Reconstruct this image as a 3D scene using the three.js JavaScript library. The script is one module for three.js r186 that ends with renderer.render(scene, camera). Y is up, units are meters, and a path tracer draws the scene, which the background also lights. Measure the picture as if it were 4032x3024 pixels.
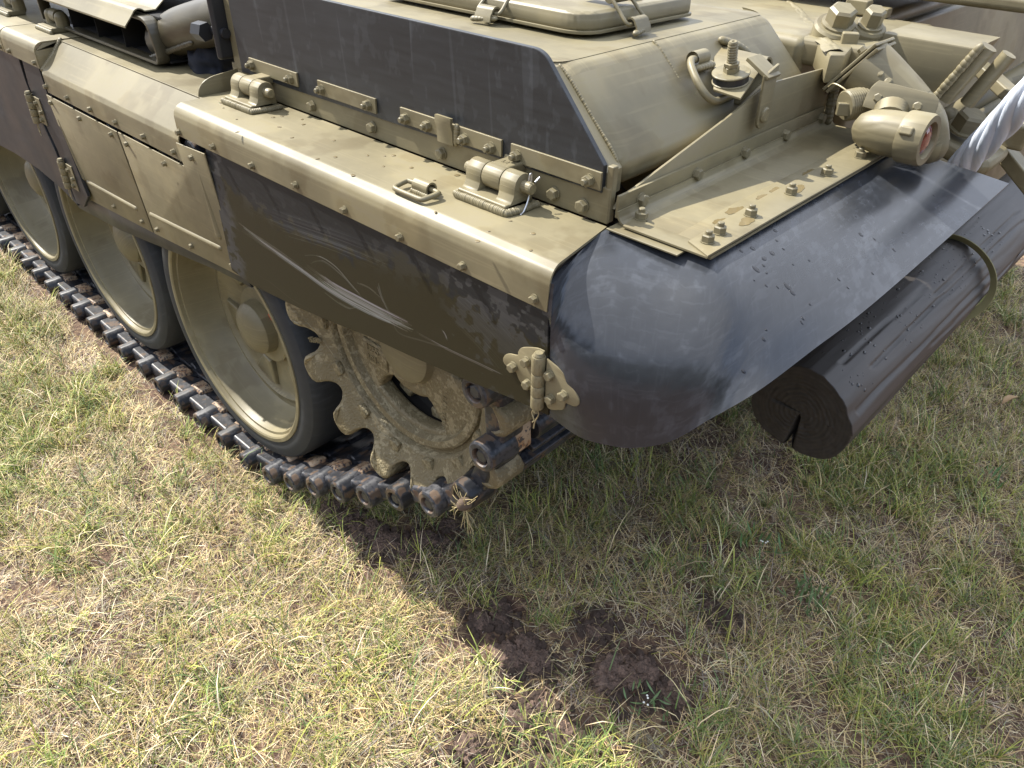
import * as THREE from 'three';
import { RoundedBoxGeometry } from 'three/addons/geometries/RoundedBoxGeometry.js';
import { mergeGeometries, mergeVertices, toCreasedNormals } from 'three/addons/utils/BufferGeometryUtils.js';
import { TextGeometry } from 'three/addons/geometries/TextGeometry.js';
import { FontLoader } from 'three/addons/loaders/FontLoader.js';

// ---------- camera, sky, sun, exposure ----------
const V = (x, y, z) => new THREE.Vector3(x, y, z);
const scene = new THREE.Scene();
const camera = new THREE.PerspectiveCamera(54.06, 4 / 3, 0.05, 3000);
const CP = V(1.01369, 1.54184, 0.69261);
const ROT = [[0.72564, 0.02050, -0.68777], [-0.41298, 0.81247, -0.41150], [0.55035, 0.58264, 0.59803]];
camera.position.copy(CP);
camera.setRotationFromMatrix(new THREE.Matrix4().makeBasis(V(...ROT[0]), V(...ROT[1]), V(...ROT[2])));
scene.add(camera);
const renderer = new THREE.WebGLRenderer({ antialias: true });
renderer.toneMapping = THREE.LinearToneMapping;
renderer.toneMappingExposure = 1.95;
renderer.shadowMap.enabled = true;

// small seeded helpers
let seed = 7;
const rnd = () => { seed = (seed * 1664525 + 1013904223) >>> 0; return seed / 4294967296; };
const rr = (a, b) => a + (b - a) * rnd();
const lerp = (a, b, t) => a + (b - a) * t, clamp = (x, a = 0, b = 1) => Math.min(b, Math.max(a, x));
const sst = (a, b, x) => { const t = clamp((x - a) / (b - a)); return t * t * (3 - 2 * t); };
const h3 = (x, y, z) => { let n = (x * 374761393 + y * 668265263 + z * 2147483647) | 0; n = Math.imul(n ^ (n >>> 13), 1274126177); return ((n ^ (n >>> 16)) >>> 0) / 4294967296; };
function vnoise(x, y, p = 0, s = 0) {           // value noise, period p
  const xi = Math.floor(x), yi = Math.floor(y), fx = x - xi, fy = y - yi, u = fx * fx * (3 - 2 * fx), v = fy * fy * (3 - 2 * fy);
  const m = p ? (k) => ((k % p) + p) % p : (k) => k;
  const a = h3(m(xi), m(yi), s), b = h3(m(xi + 1), m(yi), s), c = h3(m(xi), m(yi + 1), s), d = h3(m(xi + 1), m(yi + 1), s);
  return lerp(lerp(a, b, u), lerp(c, d, u), v);
}
function fbm(x, y, o = 4, p = 0, s = 0) { let a = 0.5, r = 0, t = 0; for (let i = 0; i < o; i++) { r += a * vnoise(x, y, p, s + i); t += a; a *= 0.5; x *= 2; y *= 2; p *= 2; } return r / t; }
function noise3(x, y, z, s = 0) { const zi = Math.floor(z), f = z - zi, u = f * f * (3 - 2 * f); return lerp(vnoise(x, y, 0, s + zi * 17), vnoise(x, y, 0, s + (zi + 1) * 17), u); }
const fbm3 = (x, y, z, s = 0) => 0.55 * noise3(x, y, z, s) + 0.28 * noise3(x * 2.1, y * 2.1, z * 2.1, s + 5) + 0.17 * noise3(x * 4.3, y * 4.3, z * 4.3, s + 9);

// sky: summer blue with broken white cloud
{
  const W = 512, H = 256, d = new Float32Array(W * H * 4);
  for (let j = 0; j < H; j++) for (let i = 0; i < W; i++) {
    const th = (0.5 - (j + 0.5) / H) * -Math.PI, ph = (i + 0.5) / W * 2 * Math.PI;   // row 0 = bottom
    const y = Math.sin(th), cx = Math.cos(th) * Math.cos(ph), cz = Math.cos(th) * Math.sin(ph);
    const e = clamp(y), k = Math.pow(1 - e, 3);
    let c = [lerp(0.42, 0.95, k), lerp(0.58, 1.0, k), lerp(0.92, 1.08, k)];
    if (y > 0) {
      const q = 1 / (y + 0.22), n = fbm(cx * q * 0.9 + 40, cz * q * 0.9 + 40, 4, 0, 3), m = sst(0.30, 0.74, n) * 0.75;
      const b = 1.18; c = c.map((v, l) => lerp(v, [b, b, b * 1.02][l], m));
    } else c = [0.16, 0.155, 0.10];
    const o = (j * W + i) * 4; const sk = 0.86; d[o] = c[0] * sk; d[o + 1] = c[1] * sk; d[o + 2] = c[2] * sk; d[o + 3] = 1;
  }
  const t = new THREE.DataTexture(d, W, H, THREE.RGBAFormat, THREE.FloatType);
  t.mapping = THREE.EquirectangularReflectionMapping; t.magFilter = t.minFilter = THREE.LinearFilter; t.needsUpdate = true;
  scene.background = t; scene.environment = t;
}
const sun = new THREE.DirectionalLight(new THREE.Color(1, 0.95, 0.86), 5.0);
const SUN = V(-0.87, 1, 0.15).normalize();
sun.position.copy(SUN).multiplyScalar(20); sun.target.position.set(0, 0, 0);
sun.castShadow = true; sun.shadow.mapSize.set(4096, 4096); sun.shadow.radius = 1;
Object.assign(sun.shadow.camera, { left: -5, right: 5, top: 5, bottom: -5, near: 1, far: 40 });
scene.add(sun, sun.target);

// photograph pixel -> point on a known plane
const RX = V(...ROT[0]), RY = V(...ROT[1]), RZ = V(...ROT[2]);
const ray = (u, v) => RX.clone().multiplyScalar((u - 2016) / 2963.72).addScaledVector(RY, -(v - 1512) / 2963.72).addScaledVector(RZ, -1);
const hx = (u, v, x) => { const d = ray(u, v); return CP.clone().addScaledVector(d, (x - CP.x) / d.x); };
const hy = (u, v, y) => { const d = ray(u, v); return CP.clone().addScaledVector(d, (y - CP.y) / d.y); };
const hz = (u, v, z) => { const d = ray(u, v); return CP.clone().addScaledVector(d, (z - CP.z) / d.z); };
const hp = (u, v, n, p) => { const d = ray(u, v); return CP.clone().addScaledVector(d, n.dot(p.clone().sub(CP)) / n.dot(d)); };

// ---------- textures and materials ----------
function tex(w, h, fn, srgb = true) {
  const d = new Uint8Array(w * h * 4);
  for (let j = 0; j < h; j++) for (let i = 0; i < w; i++) {
    const c = fn(i / w, j / h), o = (j * w + i) * 4;
    if (typeof c === 'number') d[o] = d[o + 1] = d[o + 2] = clamp(c) * 255; else for (let k = 0; k < 3; k++) d[o + k] = clamp(c[k]) * 255;
    d[o + 3] = 255;
  }
  const t = new THREE.DataTexture(d, w, h); t.magFilter = THREE.LinearFilter; t.minFilter = THREE.LinearMipmapLinearFilter; t.generateMipmaps = true;
  t.wrapS = t.wrapT = THREE.RepeatWrapping; if (srgb) t.colorSpace = THREE.SRGBColorSpace; t.needsUpdate = true; return t;
}
const rep = (t, k) => { t.repeat.set(k, k); return t; };
const paintMap = rep(tex(512, 512, (u, v) => {
  const a = fbm(u * 5, v * 5, 5, 5, 1), b = fbm(u * 40, v * 40, 3, 40, 2), s = vnoise(u * 150, v * 150, 150, 8);
  const br = fbm(u * 12, v * 110, 2, 12, 7); let k = 0.83 + 0.20 * a + 0.05 * (b - 0.5) + 0.03 * (br - 0.5); const dust = sst(0.52, 0.72, a) * 0.05, chip = s > 0.992 ? -0.06 : 0;
  k += chip; const st = sst(0.54, 0.68, fbm(u * 9 + 3, v * 9, 5, 9, 17)) * (0.4 + 0.6 * b), sc = sst(0.70, 0.76, fbm(u * 3 + v * 2, v * 160, 2, 0, 19)) * 0.05; k -= 0.10 * st - sc; return [k + dust, k + dust * 0.9 - 0.015 * st, k * 0.985 + dust * 0.6 - 0.04 * st];
}), 1.7);
const paintRough = rep(tex(256, 256, (u, v) => 0.40 + 0.16 * fbm(u * 6, v * 6, 4, 6, 12) + 0.04 * vnoise(u * 90, v * 90, 90, 4), false), 1.7);
const castBump = rep(tex(512, 512, (u, v) => 0.75 * fbm(u * 60, v * 60, 3, 60, 31) + 0.25 * fbm(u * 14, v * 14, 3, 14, 33), false), 5);
const castMap = rep(tex(512, 512, (u, v) => {
  const a = fbm(u * 8, v * 8, 4, 8, 41), b = fbm(u * 46, v * 46, 3, 46, 31), m = sst(0.5, 0.62, a * 0.6 + b * 0.4), w = vnoise(u * 120, v * 120, 120, 44) > 0.975 ? 0.15 : 0;
  return [lerp(0.80, 1.0, m) + w, lerp(0.78, 0.99, m) + w, lerp(0.72, 0.96, m) + w];
}), 4);
const rubberMap = rep(tex(512, 512, (u, v) => {
  const a = fbm(u * 5, v * 5, 5, 5, 51), b = fbm(u * 14, v * 60, 4, 14, 52), s = sst(0.55, 0.72, a * 0.55 + b * 0.45), k = 0.33 + 0.10 * a + 0.06 * b + 0.07 * s;
  return [k, k * 1.01, k * 1.05];
}), 1.6);
const rubberRough = rep(tex(256, 256, (u, v) => 0.32 + 0.3 * fbm(u * 7, v * 7, 4, 7, 55), false), 1.6);
const bloomMap = rep(tex(1024, 1024, (u, v) => {      // chalky bloom, finger marks and scuffs on black rubber
  const a = fbm(u * 5, v * 5, 5, 5, 61), b = fbm(u * 44, v * 44, 4, 44, 62), c = fbm(u * 16 + a * 2, v * 130 + b * 2, 3, 0, 63), e = fbm(u * 150 + a * 2, v * 22 - a * 3, 3, 0, 64);
  const pat = sst(0.55, 0.66, a * 0.45 + b * 0.55), k = 0.155 + 0.05 * a + 0.03 * b + 0.03 * pat + 0.022 * sst(0.60, 0.75, c) + 0.012 * sst(0.62, 0.8, e); return [k, k * 1.005, k * 1.03];
}), 1.6);
const flapMap = tex(1024, 512, (u, v) => {             // grain of calendered rubber sheet, nicks and long scratches
  const g = fbm(u * 14 + 0.4 * fbm(u * 4, v * 4, 2, 0, 65), v * 150, 4, 0, 66), a = fbm(u * 5, v * 4, 4, 0, 67), n = fbm(u * 60, v * 40, 3, 0, 68), sc = sst(0.74, 0.80, fbm(u * 70 + v * 6, v * 3 + u * 2, 2, 0, 69));
  const k = 0.175 + 0.07 * (g - 0.5) + 0.06 * (a - 0.5) + 0.04 * sst(0.62, 0.7, n) + 0.05 * sc; return [k, k * 1.005, k * 1.03];
});
const mat = (o) => { const m = new THREE.MeshPhysicalMaterial({ roughness: 0.6, side: THREE.DoubleSide, ...o }); return m; };
const C = (r, g, b) => new THREE.Color().setRGB(r, g, b);
const M = {
  paint: mat({ color: C(0.220, 0.189, 0.114), map: paintMap, roughness: 1, roughnessMap: paintRough }),
  padPaint: mat({ color: C(0.220, 0.189, 0.114), map: paintMap, roughness: 0.3 }),
  paintIn: mat({ color: C(0.220, 0.189, 0.114), map: paintMap, roughness: 1, roughnessMap: paintRough }),
  cast: mat({ color: C(0.26, 0.225, 0.145), map: castMap, roughness: 0.6, bumpMap: castBump, bumpScale: 0.0028 }),
  weld: mat({ color: C(0.220, 0.189, 0.114), map: paintMap, roughness: 0.5 }),
  rubber: mat({ color: C(0.112, 0.122, 0.128), map: rubberMap, roughness: 1, roughnessMap: rubberRough }),
  flap: mat({ color: C(0.86, 0.95, 1.0), map: flapMap, roughness: 0.45 }),
  tyre: mat({ color: C(0.215, 0.235, 0.245), map: rubberMap, roughness: 0.7 }),
  bloom: mat({ color: C(0.92, 1.0, 1.12), map: bloomMap, roughness: 0.24 }),
  nut: mat({ color: C(0.055, 0.057, 0.062), roughness: 0.35, metalness: 0.4 }),
  black: mat({ color: C(0.022, 0.023, 0.026), roughness: 0.42 }),
  sooty: mat({ color: C(0.085, 0.074, 0.048), map: paintMap, roughness: 0.38 }),
  wet: mat({ color: C(0.19, 0.148, 0.075), roughness: 0.06, clearcoat: 1 }),
  wetBlack: mat({ color: C(0.012, 0.012, 0.014), roughness: 0.05 }),
  sootShade: mat({ color: C(0.012, 0.011, 0.010), roughness: 0.9 }),  // soot in the exhaust, painted shade behind the sprocket openings
  steel: mat({ color: C(0.55, 0.56, 0.58), roughness: 0.35, metalness: 0.9 }),
  cable: mat({ color: C(0.66, 0.72, 0.82), roughness: 0.5, metalness: 0.1 }),
  zinc: mat({ color: C(0.60, 0.62, 0.66), roughness: 0.22, metalness: 1 }),
  red: mat({ color: C(0.12, 0.003, 0.004), roughness: 0.12, clearcoat: 1 }),
  orange: mat({ color: C(0.75, 0.09, 0.03), roughness: 0.5 }),
  strap: mat({ color: C(0.27, 0.255, 0.13), roughness: 0.75 }),
  cloth: mat({ color: C(0.018, 0.021, 0.032), roughness: 0.95 }),
  brass: mat({ color: C(0.30, 0.255, 0.15), roughness: 0.35, metalness: 0.3 }),
};
const trackMap = rep(tex(512, 512, (u, v) => {
  const a = fbm(u * 7, v * 7, 5, 7, 71), b = fbm(u * 34, v * 34, 4, 34, 72), n = a * 0.55 + b * 0.45, dust = sst(0.50, 0.60, n), rust = sst(0.60, 0.66, fbm(u * 9, v * 9, 5, 9, 75));
  let c = [0.145, 0.15, 0.17]; c = c.map((x, i) => lerp(x, [0.31, 0.31, 0.32][i], dust * 0.6)); return c.map((x, i) => lerp(x, [0.44, 0.34, 0.25][i], rust * 0.55));
}), 5);
const rustMap = rep(tex(256, 256, (u, v) => {
  const a = fbm(u * 5, v * 5, 5, 5, 81), b = fbm(u * 30, v * 30, 3, 30, 82), n = a * 0.6 + b * 0.4;
  const c = [0.66, 0.58, 0.48].map((x, i) => lerp(x, [0.56, 0.42, 0.30][i], sst(0.45, 0.6, n))); const k = sst(0.60, 0.68, b); return c.map((x, i) => lerp(x, [0.26, 0.25, 0.26][i], k));
}), 6);
M.track = mat({ color: C(1, 1, 1), map: trackMap, roughness: 0.38 });
M.rust = mat({ color: C(1, 1, 1), map: rustMap, roughness: 0.6 });

// ---------- geometry helpers ----------
const nat = (n) => (g, ...a) => g;
function boxUV(g) {                                   // uv in metres from the dominant axis of each face
  g = g.index ? g.toNonIndexed() : g; const p = g.attributes.position, n = g.attributes.normal, uv = new Float32Array(p.count * 2);
  for (let i = 0; i < p.count; i += 3) {
    let ax = 0, ay = 0, az = 0; for (let k = 0; k < 3; k++) { ax += n.getX(i + k); ay += n.getY(i + k); az += n.getZ(i + k); }
    ax = Math.abs(ax); ay = Math.abs(ay); az = Math.abs(az);
    for (let k = 0; k < 3; k++) { const x = p.getX(i + k), y = p.getY(i + k), z = p.getZ(i + k), q = 2 * (i + k);
      if (az >= ax && az >= ay) { uv[q] = x; uv[q + 1] = y; } else if (ay >= ax) { uv[q] = x; uv[q + 1] = z; } else { uv[q] = z; uv[q + 1] = y; } }
  }
  g.setAttribute('uv', new THREE.BufferAttribute(uv, 2)); return g;
}
const strip = (g) => { g = g.index ? g.toNonIndexed() : g; for (const k of Object.keys(g.attributes)) if (!['position', 'normal', 'uv'].includes(k)) g.deleteAttribute(k); if (!g.attributes.uv) g.setAttribute('uv', new THREE.BufferAttribute(new Float32Array(g.attributes.position.count * 2), 2)); g.clearGroups(); return g; };
const join = (...gs) => boxUV(mergeGeometries(gs.flat().map(strip)));
const at = (g, x, y, z) => g.translate(x, y, z);
const rbox = (w, h, d, r = 0.003, s = 2) => new RoundedBoxGeometry(w, h, d, s, Math.min(r, w / 2.01, h / 2.01, d / 2.01));
const crease = (g, a = 0.6) => toCreasedNormals(g, a);
const basis = (g, X, Y, Z, o = V(0, 0, 0)) => g.applyMatrix4(new THREE.Matrix4().makeBasis(X, Y, Z).setPosition(o));
const poly = (pts) => new THREE.Shape(pts.map(([a, b]) => new THREE.Vector2(a, b)));
function slab(shape, t, bev = 0.001, seg = 12) { return new THREE.ExtrudeGeometry(shape, { depth: Math.max(1e-4, t - 2 * bev), bevelEnabled: bev > 0, bevelThickness: bev, bevelSize: bev, bevelOffset: -bev, bevelSegments: 2, curveSegments: seg }).translate(0, 0, bev); }
const alongX = (g) => basis(g, V(0, 0, -1), V(0, 1, 0), V(1, 0, 0));       // shape (-z, y), extruded to +x
const alongY = (g) => basis(g, V(1, 0, 0), V(0, 0, -1), V(0, 1, 0));       // shape (x, -z), extruded to +y
function bend(pts, t) {                                // open polyline (a,b) -> closed sheet of thickness t on its left
  const n = pts.length, off = [];
  for (let i = 0; i < n; i++) {
    const a = pts[Math.max(0, i - 1)], b = pts[Math.min(n - 1, i + 1)], dx = b[0] - a[0], dy = b[1] - a[1], l = Math.hypot(dx, dy) || 1;
    off.push([pts[i][0] - dy / l * t, pts[i][1] + dx / l * t]);
  }
  return poly([...pts, ...off.reverse()]);
}
const arc = (cx, cy, r, a0, a1, n = 8) => Array.from({ length: n + 1 }, (_, i) => { const a = lerp(a0, a1, i / n) * Math.PI / 180; return [cx + r * Math.cos(a), cy + r * Math.sin(a)]; });
const tube = (pts, r, seg = 40, rs = 10, closed = false, ten = 0.5) => new THREE.TubeGeometry(new THREE.CatmullRomCurve3(pts, closed, 'catmullrom', ten), seg, r, rs, closed);
const rod = (a, b, r, s = 14) => aim(new THREE.CylinderGeometry(r, r, a.distanceTo(b), s), b.clone().sub(a), a.clone().lerp(b, 0.5));
const cap = (p, r) => at(new THREE.SphereGeometry(r, 10, 8), p.x, p.y, p.z);
function lathe(pts, seg = 32) { return new THREE.LatheGeometry(pts.map(([r, y]) => new THREE.Vector2(r, y)), seg); }
const aim = (g, dir, o = V(0, 0, 0)) => { g.applyQuaternion(new THREE.Quaternion().setFromUnitVectors(V(0, 1, 0), dir.clone().normalize())); return g.translate(o.x, o.y, o.z); };
const facet = (g) => { g = g.toNonIndexed(); g.computeVertexNormals(); return g; };
const hexG = (af, h) => { const r = af / 1.732; return facet(lathe([[0, h], [r * 0.78, h], [r, h * 0.86], [r, 0], [0, 0]].reverse(), 6)); };
const washG = (r, h) => crease(lathe([[0, 0], [r, 0], [r, h * 0.8], [r * 0.93, h], [0, h]], 20), 0.5);
const boltG = (af, h, w = 1.25, wh = 0.002) => join(washG(af * 0.5 * w, wh), at(hexG(af, h), 0, wh, 0));
const nutG = (af, h, st = 0.006) => join(washG(af * 0.62, 0.0018), at(hexG(af, h), 0, 0.0018, 0), at(crease(lathe([[0, 0], [af * 0.3, 0], [af * 0.3, st * 0.8], [af * 0.24, st], [0, st]], 14), 0.5), 0, h + 0.0014, 0));
function bead(pts, r, step = 0.005, flat = 0.8, s = 1) { // weld bead: overlapping ripples
  const cv = new THREE.CatmullRomCurve3(pts), L = cv.getLength(), n = Math.max(4, Math.round(L / step)), gs = [];
  for (let i = 0; i <= n; i++) { const t = i / n, p = cv.getPointAt(t), d = cv.getTangentAt(t), k = 0.94 + 0.14 * h3(i, 3, s);
    const g = new THREE.SphereGeometry(1, 8, 6).scale(r * k, step * 1.25, r * k * flat); gs.push(strip(aim(g, d, p))); }
  return join(gs);
}
function soften(g, amp, fq, s = 1) { g = mergeVertices(strip(g).deleteAttribute('uv').deleteAttribute('normal'), 1e-5); g.computeVertexNormals(); const p = g.attributes.position, n = g.attributes.normal;
  for (let i = 0; i < p.count; i++) { const k = (fbm3(p.getX(i) * fq + 9, p.getY(i) * fq + 9, p.getZ(i) * fq + 9, s) - 0.5) * amp * 2; p.setXYZ(i, p.getX(i) + n.getX(i) * k, p.getY(i) + n.getY(i) * k, p.getZ(i) + n.getZ(i) * k); }
  g.computeVertexNormals(); return g; }

// ---------- scene graph helpers ----------
const used = new Map();
const numbered = (n) => { const k = used.get(n) || 0; used.set(n, k + 1); return k ? n + '_' + String(k).padStart(3, '0') : n; };
function obj(name, g, m, parent = scene) { const o = new THREE.Mesh(g, m); o.name = parent === scene ? numbered(name) : name; o.castShadow = o.receiveShadow = true; parent.add(o); return o; }
function grp(name, parent = scene) { const o = new THREE.Group(); o.name = parent === scene ? numbered(name) : name; parent.add(o); return o; }
function tag(o, label, category, group) { o.userData = { label, category }; if (group) o.userData.group = group; return o; }
function put(name, g, m, parent, p, dir, roll = 0) { const o = obj(name, g, m, parent); o.position.copy(p); o.quaternion.setFromUnitVectors(V(0, 1, 0), dir.clone().normalize()); o.rotateY(roll); return o; }
const ZP = V(0, 0, 1), YP = V(0, 1, 0), XP = V(1, 0, 0);
const bolt10 = boltG(0.0165, 0.0085), bolt8 = boltG(0.013, 0.0075), bolt6 = boltG(0.0105, 0.0065, 1.35, 0.0015), nut10 = nutG(0.0165, 0.0095), nut8 = nutG(0.0155, 0.008, 0.007);
// ---------- ground ----------
const CLODS = [ // pixel, radius
  [1470, 2085, 0.050], [1560, 2155, 0.045], [1400, 2030, 0.040], [1650, 2190, 0.036], [1300, 2010, 0.034], [1720, 2100, 0.036],
  [2080, 2560, 0.050], [2120, 2625, 0.032], [2470, 2640, 0.058], [2590, 2740, 0.042], [2380, 2480, 0.044], [1910, 2420, 0.036],
  [2090, 2800, 0.050], [2170, 2900, 0.045], [1900, 2930, 0.048], [2850, 2420, 0.040], [2110, 3000, 0.025], [2260, 2930, 0.03], [1990, 2640, 0.022]];
{ const b = CLODS.splice(0); let sd = 11; const rn = () => (sd = (sd * 16807) % 2147483647) / 2147483647; b.forEach((c, i) => { const n = c[2] > 0.035 ? 3 : 1; for (let k = 0; k < n; k++) CLODS.push([c[0] + (rn() - 0.5) * (n > 1 ? 130 : 0), c[1] + (rn() - 0.5) * (n > 1 ? 80 : 0), c[2] * (n > 1 ? 0.42 + 0.35 * rn() : 0.85), i]); }); }
const gh = (x, z) => 0.016 * (fbm(x * 2.2 + 50, z * 2.2 + 50, 3, 0, 91) - 0.5) + 0.012 * (fbm(x * 14 + 20, z * 14 + 20, 3, 0, 92) - 0.5) + 0.004;
const soilAt = (x, z) => { let s = 0; for (const c of CLODS) { const p = c.p || (c.p = hy(c[0], c[1], 0.012)); const d = Math.hypot(x - p.x, z - p.z) / (c[2] * 1.6); s = Math.max(s, 1 - sst(0.6, 1.25, d + 0.5 * (fbm(x * 22, z * 22, 2, 0, 93) - 0.5))); } return s; };
{
  const line = (lo, a, b, hi, fine) => { const r = []; for (let x = a; x <= b + 1e-6; x += fine) r.push(x); let s = fine; let x = b; while (x < hi) { s *= 1.35; x += s; r.push(Math.min(x, hi)); } s = fine; x = a; while (x > lo) { s *= 1.35; x -= s; r.unshift(Math.max(x, lo)); } return r; };
  const xs = line(-600, -4.5, 2.2, 600, 0.022), zs = line(-600, -2.6, 1.4, 600, 0.022), nx = xs.length, nz = zs.length;
  const p = new Float32Array(nx * nz * 3), uv = new Float32Array(nx * nz * 2), id = [];
  for (let j = 0; j < nz; j++) for (let i = 0; i < nx; i++) { const k = j * nx + i, x = xs[i], z = zs[j]; p[3 * k] = x; p[3 * k + 1] = gh(x, z); p[3 * k + 2] = z; uv[2 * k] = x; uv[2 * k + 1] = z; if (i < nx - 1 && j < nz - 1) id.push(k, k + nx, k + 1, k + 1, k + nx, k + nx + 1); }
  const g = new THREE.BufferGeometry(); g.setAttribute('position', new THREE.BufferAttribute(p, 3)); g.setAttribute('uv', new THREE.BufferAttribute(uv, 2)); g.setIndex(id); g.computeVertexNormals();
  const map = rep(tex(1024, 1024, (u, v) => {
    const a = fbm(u * 6, v * 6, 5, 6, 101), b = fbm(u * 70, v * 70, 4, 70, 102), c = vnoise(u * 260, v * 260, 260, 103);
    const soil = [0.31, 0.235, 0.195], thatch = [0.50, 0.42, 0.32]; const m = clamp(0.22 + 1.3 * (a - 0.5) + 1.6 * (b - 0.5) + 0.4 * (c - 0.5)); return soil.map((s, i) => lerp(s, thatch[i], m) * (0.85 + 0.3 * c));
  }), 1.1);
  const ground = obj('ground', g, mat({ map, roughness: 0.95 }));
  ground.userData = { kind: 'structure', label: 'dry trampled soil and thatch under the grass' };
}

// ---------- the tank ----------
const tank = tag(grp('tank'), 'khaki tracked tank, rear corner with rubber skirts, wheels and sprocket', 'tank');
const font = await new FontLoader().loadAsync('fonts/droid/droid_sans_bold.typeface.json');
const TX = (s, size, d) => new TextGeometry(s, { font, size, depth: d, curveSegments: 4, bevelEnabled: false });

// rear fender: folded sheet over the track
const YT = 1.095, ZO = 0.015;
{
  const prof = bend([[-ZO, 1.031], ...arc(-ZO + 0.026, YT - 0.026, 0.026, 180, 90, 8), [0.147, YT]], -0.004);
  const g = crease(alongX(new THREE.ExtrudeGeometry(prof, { depth: 1.031, bevelEnabled: false, steps: 1 })).translate(-0.579, 0, 0), 0.5);
  const p = g.attributes.position; for (let i = 0; i < p.count; i++) if (p.getX(i) > 0.3) p.setX(i, 0.452 + Math.min(0, p.getZ(i) - ZO) * 0.20 - (p.getY(i) < 1.05 ? 0.002 : 0));
  g.computeVertexNormals(); const fender = obj('rear_fender', boxUV(crease(g, 0.5)), M.paint, tank);
  for (const q of [[706, 520], [841, 577], [994, 652], [1166, 728], [1358, 826], [1577, 933], [1823, 1046], [2105, 1176]]) put('bolt', bolt6, M.paint, fender, hz(...q, ZO + 0.0005), ZP, rr(0, 1));
  const drop = (l, sc = 1) => join(l.map(([u, v, y, r]) => { const o = hy(u, v, y); return new THREE.SphereGeometry(1, 10, 6).scale(r * sc * rr(0.8, 1.3), 0.0009, r * sc * rr(0.6, 1.1)).rotateY(rr(0, 3)).translate(o.x, o.y, o.z); }));
  const dl = []; for (const [u, v] of [[932, 470], [935, 520], [1060, 440], [1075, 462], [1100, 500], [1110, 458], [1150, 542], [1190, 470], [1195, 490], [1250, 625], [1315, 553], [1320, 618], [1448, 612], [1510, 655], [1515, 614], [1550, 612], [1620, 660], [1710, 710], [1715, 835], [1800, 690], [1925, 910], [2090, 985], [2100, 920], [1610, 755], [880, 425], [870, 405], [1390, 690], [2010, 870], [1880, 950]]) dl.push([u, v, YT + 0.0004, rr(0.0022, 0.005)]);
  const dm = obj('water_drops', drop(dl), M.wet, fender); dm.userData.kind = 'stuff';
  // hinges welded to the fender
  const L4 = TX('L4', 0.009, 0.001);
  [[0.238, 'rear'], [-0.462, 'front']].forEach(([cx], hi) => {
    const h = grp('fender_hinge', tank), zc = -0.088 - 0.02, yc = YT + 0.035, R = 0.019, Lh = 0.052;
    // base with two ears
    const ear = (x0, x1) => alongX(new THREE.ExtrudeGeometry((() => { const s = new THREE.Shape(); s.moveTo(0.074, YT + 0.004); s.lineTo(0.074, YT + 0.012); s.bezierCurveTo(0.09, YT + 0.014, 0.088, YT + 0.03, 0.0885, yc); s.absarc(-zc, yc, R, Math.PI, -0.2, true); s.lineTo(-zc + 0.022, YT + 0.004); return s; })(), { depth: x1 - x0 - 0.004, bevelEnabled: true, bevelThickness: 0.002, bevelSize: 0.002, bevelOffset: -0.002, bevelSegments: 2, curveSegments: 14 })).translate(x0 + 0.002, 0, 0);
    obj('hinge_base', join(crease(ear(cx - Lh, cx - 0.02)), crease(ear(cx + 0.02, cx + Lh)), at(rbox(2 * Lh, 0.013, 0.052, 0.003), cx, YT + 0.0075, -0.096)), M.paint, h);
    const kn = [aim(crease(lathe([[0, -0.0185], [R * 0.97, -0.0185], [R, -0.0165], [R, 0.0165], [R * 0.97, 0.0185], [0, 0.0185]], 28), 0.5), XP, V(cx, yc, zc)), at(rbox(0.037, 0.017, 0.052, 0.004), cx, yc + 0.0105, zc - 0.026)];
    const knuckle = obj('hinge_knuckle', join(kn), M.paint, h);
    if (!hi) { const t = strip(L4.clone()).rotateX(-Math.PI / 2).translate(cx - 0.008, yc + 0.0188, zc - 0.012); obj('stamped_mark', t, M.paintIn, knuckle); }
    obj('hinge_pin', aim(crease(lathe([[0, -0.068], [0.0075, -0.068], [0.009, -0.065], [0.009, 0.068], [0.0075, 0.071], [0, 0.071]], 16), 0.5), XP, V(cx, yc, zc)), M.paint, h);
    if (!hi) { const o = V(cx + 0.064, yc, zc); obj('cotter_pin', join(tube([o.clone().add(V(0, 0.012, 0.002)), o.clone().add(V(0.001, 0.022, 0)), o.clone().add(V(0, 0.016, -0.004)), o.clone().add(V(0, -0.012, 0)), o.clone().add(V(0.002, -0.03, 0.012)), o.clone().add(V(0.003, -0.035, 0.022))], 0.0016, 40, 6), tube([o.clone().add(V(0, 0.006, -0.012)), o.clone().add(V(0.002, 0.012, -0.02))], 0.0016, 6, 6)), M.steel, h); }
    else put('pin_nut', nut8, M.paint, h, V(cx + 0.055, yc, zc), XP);
    const f = [V(cx - Lh - 0.004, YT + 0.003, -0.09), V(cx - Lh, YT + 0.004, -0.068), V(cx - 0.02, YT + 0.0045, -0.066), V(cx + Lh, YT + 0.004, -0.067)];
    obj('weld_bead', join(bead(f, 0.0075, 0.0034, 0.75, 3 + hi), bead([V(cx + Lh + 0.001, YT + 0.004, -0.068), V(cx + Lh + 0.006, YT + 0.004, -0.09), V(cx + Lh + 0.008, YT + 0.003, -0.13)], 0.008, 0.0036, 0.75, 5 + hi)), M.weld, h);
    obj('weld_bead', bead([V(cx - 0.02, yc + 0.017, zc - 0.04), V(cx + 0.03, yc + 0.016, zc - 0.041)], 0.0055, 0.004, 0.8, 7 + hi), M.weld, h);
  });
  // folding ring
  const c = hy(1640, 760, YT + 0.002), ring = grp('lifting_ring', tank);
  const e = V(0.6, 0, 0.8).normalize();
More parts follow.
